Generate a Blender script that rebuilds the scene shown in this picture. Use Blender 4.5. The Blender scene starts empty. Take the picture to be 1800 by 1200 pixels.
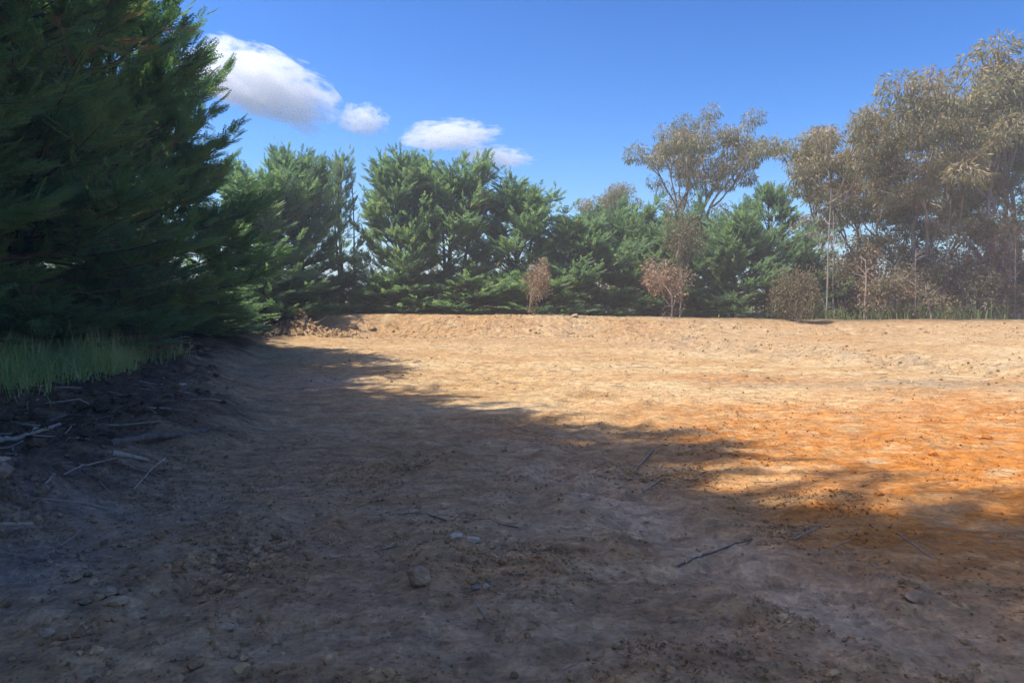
import bpy, math, random
import numpy as np
from mathutils import Vector, noise as mnoise

# ------------------------------------------------------------------ camera, sky, sun, exposure
scene = bpy.context.scene
EYE = 1.6
F = 1334.0            # focal length in pixels of the 1800 px wide photograph
HOR = 548.0           # row of the level line in the photograph
PITCH = math.atan((600.0 - HOR) / F)

cam_d = bpy.data.cameras.new("camera")
cam = bpy.data.objects.new("camera", cam_d)
scene.collection.objects.link(cam)
cam.location = (0, 0, EYE)
cam.rotation_euler = (math.radians(90) - PITCH, 0, 0)
cam_d.sensor_width = 36.0
cam_d.lens = 36.0 * F / 1800.0
cam_d.clip_start = 0.05
cam_d.clip_end = 12000
scene.camera = cam

SUN_AZ = Vector((-0.989, -0.15))          # plan direction towards the sun
SUN_AZ.normalize()
SUN_EL = math.radians(61)

world = bpy.data.worlds.new("World")
scene.world = world
world.use_nodes = True
wn = world.node_tree
wn.nodes.clear()
wo = wn.nodes.new("ShaderNodeOutputWorld")
bg = wn.nodes.new("ShaderNodeBackground")
sky = wn.nodes.new("ShaderNodeTexSky")
sky.sky_type = 'NISHITA'
sky.sun_disc = False
sky.sun_elevation = SUN_EL
sky.sun_rotation = math.atan2(SUN_AZ.x, SUN_AZ.y)
sky.altitude = 0
sky.air_density = 1.0
sky.dust_density = 1.3
sky.ozone_density = 2.4
pre = wn.nodes.new("ShaderNodeVectorMath"); pre.operation = 'SCALE'
pre.inputs['Scale'].default_value = 0.20
gam = wn.nodes.new("ShaderNodeGamma"); gam.inputs['Gamma'].default_value = 1.85
post = wn.nodes.new("ShaderNodeVectorMath"); post.operation = 'SCALE'
post.inputs['Scale'].default_value = 4.6
wn.links.new(sky.outputs[0], pre.inputs[0])
wn.links.new(pre.outputs[0], gam.inputs[0])
wn.links.new(gam.outputs[0], post.inputs[0])
hsv = wn.nodes.new("ShaderNodeHueSaturation"); hsv.inputs['Saturation'].default_value = 1.15
wn.links.new(post.outputs[0], hsv.inputs['Color'])
wn.links.new(hsv.outputs[0], bg.inputs[0])
bg.inputs[1].default_value = 0.10
wn.links.new(bg.outputs[0], wo.inputs[0])

sun_d = bpy.data.lights.new("sun", 'SUN')
sun_d.energy = 2.75
sun_d.angle = math.radians(0.53)
sun_d.color = (1.0, 0.93, 0.82)
sun = bpy.data.objects.new("sun", sun_d)
scene.collection.objects.link(sun)
sdir = Vector((SUN_AZ.x * math.cos(SUN_EL), SUN_AZ.y * math.cos(SUN_EL), math.sin(SUN_EL)))
sun.rotation_euler = sdir.to_track_quat('Z', 'Y').to_euler()
sun.location = (-40, 20, 40)

vs = scene.view_settings
vs.view_transform = 'Standard'
vs.look = 'None'
vs.exposure = 1.38
vs.gamma = 1.0
vs.use_curve_mapping = False
cy = scene.cycles
cy.max_bounces = 14
cy.diffuse_bounces = 4
cy.transmission_bounces = 4
cy.volume_bounces = 12
cy.volume_max_steps = 256
cy.use_denoising = True
cy.denoising_prefilter = 'NONE'

# ------------------------------------------------------------------ helpers
COL = scene.collection
RNG = np.random.default_rng(11)
random.seed(5)


def ray(px, py):
    """plan-space point direction of a photo pixel, scaled so that y = 1"""
    dx = (px - 900.0) / F
    dz = (600.0 - py) / F
    c, s = math.cos(PITCH), math.sin(PITCH)
    y, z = c + dz * s, -s + dz * c
    return dx / y, z / y


def at(px, py, Y):
    a, b = ray(px, py)
    return Vector((a * Y, Y, EYE + b * Y))


def hash2(ix, iy, seed):
    h = (ix.astype(np.int64) * 374761393 + iy.astype(np.int64) * 668265263 + seed * 1442695041) & 0xFFFFFFFF
    h = ((h ^ (h >> 13)) * 1274126177) & 0xFFFFFFFF
    return ((h ^ (h >> 16)) & 0xFFFFFF) / float(0xFFFFFF)


def vnoise(x, y, seed=0):
    x = np.asarray(x, float); y = np.asarray(y, float)
    ix, iy = np.floor(x), np.floor(y)
    fx, fy = x - ix, y - iy
    fx = fx * fx * fx * (fx * (fx * 6 - 15) + 10)
    fy = fy * fy * fy * (fy * (fy * 6 - 15) + 10)
    a = hash2(ix, iy, seed); b = hash2(ix + 1, iy, seed)
    c = hash2(ix, iy + 1, seed); d = hash2(ix + 1, iy + 1, seed)
    return (a + (b - a) * fx) * (1 - fy) + (c + (d - c) * fx) * fy


def fbm(x, y, octs=4, seed=0, gain=0.5):
    """about -1 .. 1"""
    s, amp, tot, f = 0.0, 1.0, 0.0, 1.0
    for o in range(octs):
        ca, sa = math.cos(0.6 * o), math.sin(0.6 * o)
        s = s + amp * (vnoise((x * ca - y * sa) * f + 17.3 * o, (x * sa + y * ca) * f - 9.1 * o, seed + o) * 2 - 1)
        tot += amp
        amp *= gain
        f *= 2.03
    return s / tot * 1.6


def sstep(a, b, x):
    t = np.clip((np.asarray(x, float) - a) / (b - a), 0, 1)
    return t * t * (3 - 2 * t)


def gauss(x, y, cx, cy, sx, sy):
    return np.exp(-(((x - cx) / sx) ** 2 + ((y - cy) / sy) ** 2))


def seg_dist(x, y, pts):
    """distance to a polyline, and the position along it"""
    best = np.full(np.shape(x), 1e9); along = np.zeros(np.shape(x)); acc = 0.0
    for (x0, y0), (x1, y1) in zip(pts[:-1], pts[1:]):
        dx, dy = x1 - x0, y1 - y0
        L = math.hypot(dx, dy)
        t = np.clip(((x - x0) * dx + (y - y0) * dy) / (L * L), 0, 1)
        d = np.hypot(x - x0 - t * dx, y - y0 - t * dy)
        along = np.where(d < best, acc + t * L, along)
        best = np.minimum(best, d)
        acc += L
    return best, along


def mesh_arrays(name, V, T, col=None, var=None, smooth=False):
    me = bpy.data.meshes.new(name)
    V = np.ascontiguousarray(V, dtype=np.float32); T = np.ascontiguousarray(T, dtype=np.int32)
    k = T.shape[1]
    me.vertices.add(len(V)); me.vertices.foreach_set("co", V.ravel())
    me.loops.add(T.size); me.loops.foreach_set("vertex_index", T.ravel())
    me.polygons.add(len(T))
    me.polygons.foreach_set("loop_start", np.arange(0, T.size, k, dtype=np.int32))
    if smooth:
        me.polygons.foreach_set("use_smooth", np.ones(len(T), dtype=bool))
    else:
        me.polygons.foreach_set("use_smooth", np.zeros(len(T), dtype=bool))
    if col is not None:
        a = me.attributes.new("tint", 'FLOAT_COLOR', 'POINT')
        c4 = np.ones((len(V), 4), dtype=np.float32); c4[:, :3] = col
        a.data.foreach_set("color", c4.ravel())
    if var is not None:
        a = me.attributes.new("vary", 'FLOAT', 'POINT')
        a.data.foreach_set("value", np.ascontiguousarray(var, dtype=np.float32))
    me.update(calc_edges=True)
    me.validate()
    return me


def link(name, me, mat=None, parent=None, loc=(0, 0, 0), rz=0.0, scale=1.0):
    o = bpy.data.objects.new(name, me)
    COL.objects.link(o)
    if mat is not None and me is not None and len(me.materials) == 0:
        me.materials.append(mat)
    o.location = loc
    o.rotation_euler = (0, 0, rz)
    o.scale = (scale,) * 3 if not isinstance(scale, (tuple, list)) else scale
    if parent is not None:
        o.parent = parent
    return o


def tag(o, label, cat=None, group=None, kind=None):
    o["label"] = label
    if cat: o["category"] = cat
    if group: o["group"] = group
    if kind: o["kind"] = kind
    return o


def empty(name, loc, rz=0.0, scale=1.0):
    o = bpy.data.objects.new(name, None)
    COL.objects.link(o)
    o.location = loc
    o.rotation_euler = (0, 0, rz)
    o.scale = (scale,) * 3 if not isinstance(scale, (tuple, list)) else scale
    o.empty_display_size = 0.3
    return o


class Bag:
    """collects triangles"""
    def __init__(self):
        self.V, self.T, self.A, self.n = [], [], [], 0

    def add(self, V, T, a=0.5):
        V = np.asarray(V, float); T = np.asarray(T, int)
        self.V.append(V); self.T.append(T + self.n)
        self.A.append(np.full(len(V), a) if np.isscalar(a) else np.asarray(a))
        self.n += len(V)

    def tube(self, pts, rad, sides=6, a=0.5, rough=0.0, cap=True):
        pts = np.asarray(pts, float); rad = np.asarray(rad, float)
        n = len(pts)
        tan = np.gradient(pts, axis=0)
        tan /= np.linalg.norm(tan, axis=1, keepdims=True) + 1e-9
        ref = np.where(np.abs(tan[:, 2:3]) > 0.9, np.array([[1.0, 0, 0]]), np.array([[0, 0, 1.0]]))
        u = np.cross(tan, ref); u /= np.linalg.norm(u, axis=1, keepdims=True) + 1e-9
        for i in range(1, n):                        # keep the frame from flipping
            if np.dot(u[i], u[i - 1]) < 0: u[i] = -u[i]
        v = np.cross(tan, u)
        ang = np.linspace(0, 2 * math.pi, sides, endpoint=False)
        R = rad[:, None] * (1 + rough * (RNG.random((n, sides)) - 0.5) * 2)
        V = pts[:, None, :] + R[:, :, None] * (np.cos(ang)[None, :, None] * u[:, None, :] + np.sin(ang)[None, :, None] * v[:, None, :])
        V = V.reshape(-1, 3)
        i, j = np.meshgrid(np.arange(n - 1), np.arange(sides), indexing='ij')
        i, j = i.ravel(), j.ravel()
        a0 = i * sides + j; a1 = i * sides + (j + 1) % sides
        T = np.concatenate([np.stack([a0, a1, a1 + sides], 1), np.stack([a0, a1 + sides, a0 + sides], 1)])
        if cap:
            V = np.concatenate([V, pts[[0, -1]]])
            c0, c1 = n * sides, n * sides + 1
            k = np.arange(sides); k2 = (k + 1) % sides
            T = np.concatenate([T, np.stack([k2, k, np.full(sides, c0)], 1),
                                np.stack([(n - 1) * sides + k, (n - 1) * sides + k2, np.full(sides, c1)], 1)])
        self.add(V, T, a)

    def scatter(self, tv, tt, P, frames, S, A):
        """copies of a template: P (n,3), frames (n,3,3) columns are the axes, S (n,) sizes, A (n,) tint"""
        n = len(P)
        if n == 0: return
        V = np.einsum('nij,kj->nki', frames, tv) * np.asarray(S)[:, None, None] + P[:, None, :]
        T = tt[None, :, :] + (np.arange(n) * len(tv))[:, None, None]
        self.add(V.reshape(-1, 3), T.reshape(-1, 3), np.repeat(A, len(tv)))

    def mesh(self, name, smooth=False, col=None):
        return mesh_arrays(name, np.concatenate(self.V), np.concatenate(self.T), col=col,
                           var=np.concatenate(self.A), smooth=smooth)


def unit(v):
    v = np.asarray(v, float)
    return v / (np.linalg.norm(v, axis=-1, keepdims=True) + 1e-9)


def frames_from(d, upish=None, roll=None, rng=RNG):
    """frames whose z axis is d; y (the leaf normal) leans to upish, turned by roll"""
    d = unit(d)
    if upish is None: upish = rng.normal(size=d.shape)
    x = np.cross(upish, d); x = unit(x)
    y = np.cross(d, x)
    if roll is not None:
        c, s = np.cos(roll)[:, None], np.sin(roll)[:, None]
        x, y = x * c + y * s, -x * s + y * c
    return np.stack([x, y, d], axis=2)


# ------------------------------------------------------------------ materials
def new_mat(name):
    m = bpy.data.materials.new(name)
    m.use_nodes = True
    nt = m.node_tree
    nt.nodes.clear()
    out = nt.nodes.new("ShaderNodeOutputMaterial")
    return m, nt, out


def N(nt, t, **kw):
    n = nt.nodes.new(t)
    for k, v in kw.items():
        if k in n.inputs: n.inputs[k].default_value = v
        else: setattr(n, k, v)
    return n


def ramp(nt, stops):
    r = nt.nodes.new("ShaderNodeValToRGB")
    e = r.color_ramp.elements
    while len(e) > len(stops): e.remove(e[-1])
    while len(e) < len(stops): e.new(0.5)
    for s, (p, c) in zip(e, stops):
        s.position = p
        s.color = (*c, 1)
    return r


def leaf_mat(name, stops, transl=0.35, rough=0.55, spec=0.3, patch=0.0):
    m, nt, out = new_mat(name)
    at_ = N(nt, "ShaderNodeAttribute", attribute_name="vary")
    obi = N(nt, "ShaderNodeObjectInfo")
    no = N(nt, "ShaderNodeTexNoise", Scale=0.9, Detail=3.0)
    geo = N(nt, "ShaderNodeNewGeometry")
    nt.links.new(geo.outputs['Position'], no.inputs['Vector'])
    ad = N(nt, "ShaderNodeMath", operation='MULTIPLY_ADD')
    nt.links.new(no.outputs[0], ad.inputs[0]); ad.inputs[1].default_value = 0.5
    nt.links.new(at_.outputs['Fac'], ad.inputs[2])
    ad2 = N(nt, "ShaderNodeMath", operation='MULTIPLY_ADD')
    nt.links.new(obi.outputs['Random'], ad2.inputs[0]); ad2.inputs[1].default_value = 0.12
    nt.links.new(ad.outputs[0], ad2.inputs[2])
    sub = N(nt, "ShaderNodeMath", operation='SUBTRACT'); sub.inputs[1].default_value = 0.31
    nt.links.new(ad2.outputs[0], sub.inputs[0])
    r = ramp(nt, stops)
    nt.links.new(sub.outputs[0], r.inputs[0])
    p = N(nt, "ShaderNodeBsdfPrincipled", Roughness=rough)
    p.inputs['Specular IOR Level'].default_value = spec
    nt.links.new(r.outputs[0], p.inputs['Base Color'])
    tr = N(nt, "ShaderNodeBsdfTranslucent")
    mixc = N(nt, "ShaderNodeMix", data_type='RGBA', blend_type='MULTIPLY')
    mixc.inputs[0].default_value = 1.0
    nt.links.new(r.outputs[0], mixc.inputs[6]); mixc.inputs[7].default_value = (1.25, 1.35, 0.8, 1)
    nt.links.new(mixc.outputs[2], tr.inputs[0])
    mx = N(nt, "ShaderNodeMixShader"); mx.inputs[0].default_value = transl
    nt.links.new(p.outputs[0], mx.inputs[1]); nt.links.new(tr.outputs[0], mx.inputs[2])
    nt.links.new(mx.outputs[0], out.inputs[0])
    return m


def bark_mat(name, c0, c1, scale=6.0, stretch=0.15, bump=0.5):
    m, nt, out = new_mat(name)
    tc = N(nt, "ShaderNodeTexCoord")
    mp = N(nt, "ShaderNodeMapping"); mp.inputs['Scale'].default_value = (1, 1, stretch)
    nt.links.new(tc.outputs['Object'], mp.inputs[0])
    no = N(nt, "ShaderNodeTexNoise", Scale=scale, Detail=6.0, Roughness=0.65)
    nt.links.new(mp.outputs[0], no.inputs['Vector'])
    r = ramp(nt, [(0.3, c0), (0.7, c1)])
    nt.links.new(no.outputs[0], r.inputs[0])
    p = N(nt, "ShaderNodeBsdfPrincipled", Roughness=0.85)
    p.inputs['Specular IOR Level'].default_value = 0.15
    nt.links.new(r.outputs[0], p.inputs['Base Color'])
    b = N(nt, "ShaderNodeBump", Strength=bump, Distance=0.02)
    nt.links.new(no.outputs[0], b.inputs['Height'])
    nt.links.new(b.outputs[0], p.inputs['Normal'])
    nt.links.new(p.outputs[0], out.inputs[0])
    return m


def soil_mat(name, fine=True):
    m, nt, out = new_mat(name)
    at_ = N(nt, "ShaderNodeAttribute", attribute_name="tint")
    geo = N(nt, "ShaderNodeNewGeometry")
    n1 = N(nt, "ShaderNodeTexNoise", Scale=5.0, Detail=4.0, Roughness=0.62)
    n2 = N(nt, "ShaderNodeTexNoise", Scale=24.0, Detail=2.0, Roughness=0.6)
    n3 = N(nt, "ShaderNodeTexVoronoi", Scale=22.0)
    for n in (n1, n2, n3): nt.links.new(geo.outputs['Position'], n.inputs['Vector'])
    r1 = ramp(nt, [(0.25, (0.66, 0.64, 0.62)), (0.5, (1.0, 1.0, 1.0)), (0.75, (1.28, 1.26, 1.22))])
    nt.links.new(n1.outputs[0], r1.inputs[0])
    r2 = ramp(nt, [(0.3, (0.80, 0.79, 0.78)), (0.7, (1.18, 1.18, 1.18))])
    nt.links.new(n2.outputs[0], r2.inputs[0])
    m1 = N(nt, "ShaderNodeMix", data_type='RGBA', blend_type='MULTIPLY'); m1.inputs[0].default_value = 1
    m2 = N(nt, "ShaderNodeMix", data_type='RGBA', blend_type='MULTIPLY'); m2.inputs[0].default_value = 1
    nt.links.new(at_.outputs['Color'], m1.inputs[6]); nt.links.new(r1.outputs[0], m1.inputs[7])
    nt.links.new(m1.outputs[2], m2.inputs[6]); nt.links.new(r2.outputs[0], m2.inputs[7])
    mp = N(nt, "ShaderNodeMapping"); mp.inputs['Scale'].default_value = (0.9, 2.6, 1.0); mp.inputs['Rotation'].default_value = (0, 0, 0.12)
    nt.links.new(geo.outputs['Position'], mp.inputs[0])
    n4 = N(nt, "ShaderNodeTexNoise", Scale=2.2, Detail=4.0, Roughness=0.6)
    nt.links.new(mp.outputs[0], n4.inputs['Vector'])
    r4 = ramp(nt, [(0.3, (0.78, 0.75, 0.72)), (0.5, (1.0, 1.0, 1.0)), (0.72, (1.18, 1.18, 1.17))])
    nt.links.new(n4.outputs[0], r4.inputs[0])
    m4 = N(nt, "ShaderNodeMix", data_type='RGBA', blend_type='MULTIPLY'); m4.inputs[0].default_value = 1
    nt.links.new(m2.outputs[2], m4.inputs[6]); nt.links.new(r4.outputs[0], m4.inputs[7])
    p = N(nt, "ShaderNodeBsdfPrincipled", Roughness=0.92)
    p.inputs['Specular IOR Level'].default_value = 0.12
    n6 = N(nt, "ShaderNodeTexVoronoi", Scale=13.0)
    prev = m4
    for nn, lo, hi in ((n6, 0.86, 1.12),):
        nt.links.new(geo.outputs['Position'], nn.inputs['Vector'])
        sp = N(nt, "ShaderNodeSeparateColor"); nt.links.new(nn.outputs['Color'], sp.inputs[0])
        rr = ramp(nt, [(0.1, (lo, lo, lo)), (0.6, (1, 1, 1)), (0.95, (hi, hi, hi))]); nt.links.new(sp.outputs[0], rr.inputs[0])
        mm = N(nt, "ShaderNodeMix", data_type='RGBA', blend_type='MULTIPLY'); mm.inputs[0].default_value = 1
        nt.links.new(prev.outputs[2], mm.inputs[6]); nt.links.new(rr.outputs[0], mm.inputs[7])
        prev = mm
    nt.links.new(prev.outputs[2], p.inputs['Base Color'])
    b1 = N(nt, "ShaderNodeBump", Strength=0.9, Distance=0.09)
    b2 = N(nt, "ShaderNodeBump", Strength=0.6, Distance=0.02)
    b3 = N(nt, "ShaderNodeBump", Strength=0.35, Distance=0.012); b3.invert = True
    nt.links.new(n1.outputs[0], b1.inputs['Height'])
    nt.links.new(n2.outputs[0], b2.inputs['Height']); nt.links.new(b1.outputs[0], b2.inputs['Normal'])
    nt.links.new(n3.outputs[0], b3.inputs['Height']); nt.links.new(b2.outputs[0], b3.inputs['Normal'])
    nt.links.new(b3.outputs[0], p.inputs['Normal'])
    nt.links.new(p.outputs[0], out.inputs[0])
    return m


M_SOIL = soil_mat("soil")
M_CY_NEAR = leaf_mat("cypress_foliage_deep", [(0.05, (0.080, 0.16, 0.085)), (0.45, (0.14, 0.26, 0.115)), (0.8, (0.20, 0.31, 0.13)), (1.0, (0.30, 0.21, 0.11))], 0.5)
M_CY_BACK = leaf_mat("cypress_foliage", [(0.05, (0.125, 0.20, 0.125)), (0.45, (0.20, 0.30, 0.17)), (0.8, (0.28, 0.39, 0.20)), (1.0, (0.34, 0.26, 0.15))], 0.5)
M_GUM = leaf_mat("gum_foliage", [(0.0, (0.12, 0.145, 0.07)), (0.45, (0.235, 0.215, 0.10)), (0.8, (0.37, 0.275, 0.15)), (1.0, (0.42, 0.25, 0.155))], 0.42, 0.45, 0.5)
M_GUM_RED = leaf_mat("dry_sapling_foliage", [(0.0, (0.20, 0.14, 0.08)), (0.5, (0.34, 0.215, 0.135)), (1.0, (0.45, 0.30, 0.20))], 0.25)
M_SHRUB = leaf_mat("grey_brown_foliage", [(0.0, (0.11, 0.125, 0.055)), (0.5, (0.19, 0.16, 0.085)), (1.0, (0.30, 0.21, 0.125))], 0.25)
M_GRASS = leaf_mat("grass_blades", [(0.0, (0.20, 0.29, 0.09)), (0.5, (0.36, 0.46, 0.17)), (0.85, (0.46, 0.52, 0.24)), (1.0, (0.58, 0.52, 0.34))], 0.45)
M_WEED = leaf_mat("weed_leaves", [(0.0, (0.08, 0.13, 0.04)), (0.5, (0.15, 0.20, 0.06)), (1.0, (0.24, 0.24, 0.09))], 0.35)
M_BARK_CY = bark_mat("cypress_bark", (0.075, 0.055, 0.045), (0.17, 0.13, 0.105))
M_BARK_GUM = bark_mat("gum_bark", (0.16, 0.125, 0.10), (0.48, 0.42, 0.35), 3.0, 0.3, 0.25)
M_BARK_RED = bark_mat("stringy_bark", (0.10, 0.06, 0.042), (0.24, 0.15, 0.105))
M_TWIG = bark_mat("dry_twig", (0.26, 0.20, 0.15), (0.46, 0.38, 0.30), 14.0, 0.4)
M_STICK_PALE = bark_mat("pale_stick_wood", (0.30, 0.22, 0.16), (0.55, 0.44, 0.34), 18.0, 0.3)
M_STICK_DARK = bark_mat("dark_stick_bark", (0.085, 0.067, 0.055), (0.22, 0.175, 0.14), 18.0, 0.3)

# ------------------------------------------------------------------ the ground
STEP = [(3.0, 34.0), (5.5, 29.0), (8.5, 23.5), (10.3, 18.5), (14.0, 15.5), (26.0, 13.0)]
TRACKS = [[(-8.0, 33.0), (-5.2, 27.0), (-2.6, 21.5), (1.5, 15.5), (7.5, 11.0)],
          [(16.0, 31.0), (8.0, 25.0), (2.0, 20.0), (-2.0, 17.5)],
          [(-1.2, 2.0), (-.9, 5.0), (0.0, 9.0), (2.4, 14.0)]]
RUT = [(0.55, 7.6), (0.80, 6.8), (1.40, 4.75), (2.05, 3.7), (2.6, 2.9)]


def bank_line(x):
    return 36.0 + 0.5 * fbm(x * 0.18, x * 0 + 3.3, 3, 71)


def soil_edge(y):
    return -3.0 - 0.29 * np.clip(y - 8, 0, 19) + 0.5 * fbm(y * 0.5, y * 0 + 1.7, 3, 41)


def left_mask(x, y):
    return sstep(0.0, 1.6, soil_edge(y) - x) * (1 - sstep(27, 32, y))


def gz(x, y):
    x = np.asarray(x, float); y = np.asarray(y, float)
    z = 0.017 * (np.clip(y, 8, 34) - 8) * sstep(6, 14, y)
    yb = bank_line(x)
    w = 1.1 + 2.2 * sstep(-2, 16, x)
    hb = (1.02 - 0.26 * sstep(-4, 18, x)) * (0.15 + 0.85 * sstep(-13.2, -10.4, x))
    t = sstep(0, 1, (y - (yb - w)) / (2 * w))
    z = z + hb * t
    z = z - 0.02 * np.clip(y - 40, 0, 40)
    near_bank = np.exp(-((y - yb + 0.3) / (w * 0.9)) ** 2)
    z = z + near_bank * (0.07 * fbm(x * 1.5, y * 1.5, 4, 5) + 0.04 * np.abs(fbm(x * 4, y * 4, 3, 6)))
    # spoil heap at the left end of the bank
    heap = gauss(x, y, -10.3, 34.4, 0.95, 0.8) * 0.62 + gauss(x, y, -9.3, 34.3, 0.8, 0.6) * 0.45 + gauss(x, y, -8.2, 34.6, 1.1, 0.7) * 0.25
    z = z + heap * (1 + 0.55 * fbm(x * 2.6, y * 2.6, 4, 8))
    # broken topsoil along the left
    m = left_mask(x, y)
    z = z + m * (0.26 + 0.13 * fbm(x * 0.55, y * 0.55, 3, 12) + 0.13 * np.abs(fbm(x * 1.7, y * 1.7, 4, 13)) + 0.06 * np.abs(fbm(x * 6, y * 6, 3, 14)))
    z = z + 0.25 * sstep(-8, -11, x) * (1 - sstep(27, 34, y))
    # low cut in the middle distance on the right
    d, al = seg_dist(x, y, STEP)
    xs = np.interp(-y, [-34, -29, -23.5, -18.5, -15.5, -13.0], [3.0, 5.5, 8.5, 10.3, 14.0, 26.0])
    side = sstep(-0.7, 0.7, (x - xs) * 0.75 + 0.3 * fbm(x * 1.2, y * 1.2, 3, 21))
    far_fade = 1 - sstep(31, 35, y)
    z = z + 0.26 * side * far_fade * sstep(13.2, 17, y)
    z = z + np.exp(-(d / 1.0) ** 2) * far_fade * (0.10 * fbm(x * 1.9, y * 1.9, 4, 22) + 0.05)
    # scraped edge across the middle
    ye = 10.75 + 0.16 * fbm(x * 0.7, x * 0, 3, 31)
    z = z + (0.055 * sstep(-0.06, 0.06, y - ye) - 0.055 * sstep(0.1, 2.0, y - ye)) * sstep(-4.3, -3.6, x) * (1 - sstep(0.4, 1.6, x))
    # soft wheel-churned trail to the right
    d, al = seg_dist(x, y, RUT)
    k = np.exp(-(d / 0.42) ** 2)
    tr = fbm(x * 2.6, y * 4.2, 3, 35)
    z = z + k * (-0.055 + 0.065 * (0.6 - np.abs(tr)) + 0.05 * sstep(-.05, .12, fbm(x * 1.7, y * 3.1, 2, 36))) + 0.05 * np.exp(-((d - 0.48) / 0.12) ** 2) * (0.6 + 0.8 * fbm(x * 3, y * 3, 3, 38))
    rough = 1 - 0.75 * k
    for tk, pl in enumerate(TRACKS):
        for off in (-.8, .8):
            d, al = seg_dist(x + off, y, pl)
            w = np.clip(.55 + .9 * fbm(x * .4, y * .4, 2, 120 + tk), 0, 1)
            z = z + w * (-0.035 * np.exp(-(d / .19) ** 2) + 0.028 * np.exp(-((d - .30) / .10) ** 2) + 0.012 * np.exp(-(d / .2) ** 2) * np.sin(al * 21))
    # parallel scrape marks left by the blade, running across the pad
    z = z + 0.012 * fbm(x * 0.45 + y * 0.1, y * 3.2, 3, 37) * sstep(4, 9, y)
    z = z + rough * (0.035 * fbm(x * 0.6, y * 0.6, 3, 1) + 0.020 * fbm(x * 2.4, y * 2.4, 3, 2) + 0.011 * fbm(x * 8, y * 8, 3, 3)) * (1 - 0.5 * sstep(40, 60, y))
    # clods standing proud
    c = vnoise(x * 11, y * 11, 51)
    z = z + rough * 0.022 * sstep(0.68, 0.95, c) * (0.5 + m)
    return z


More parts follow.
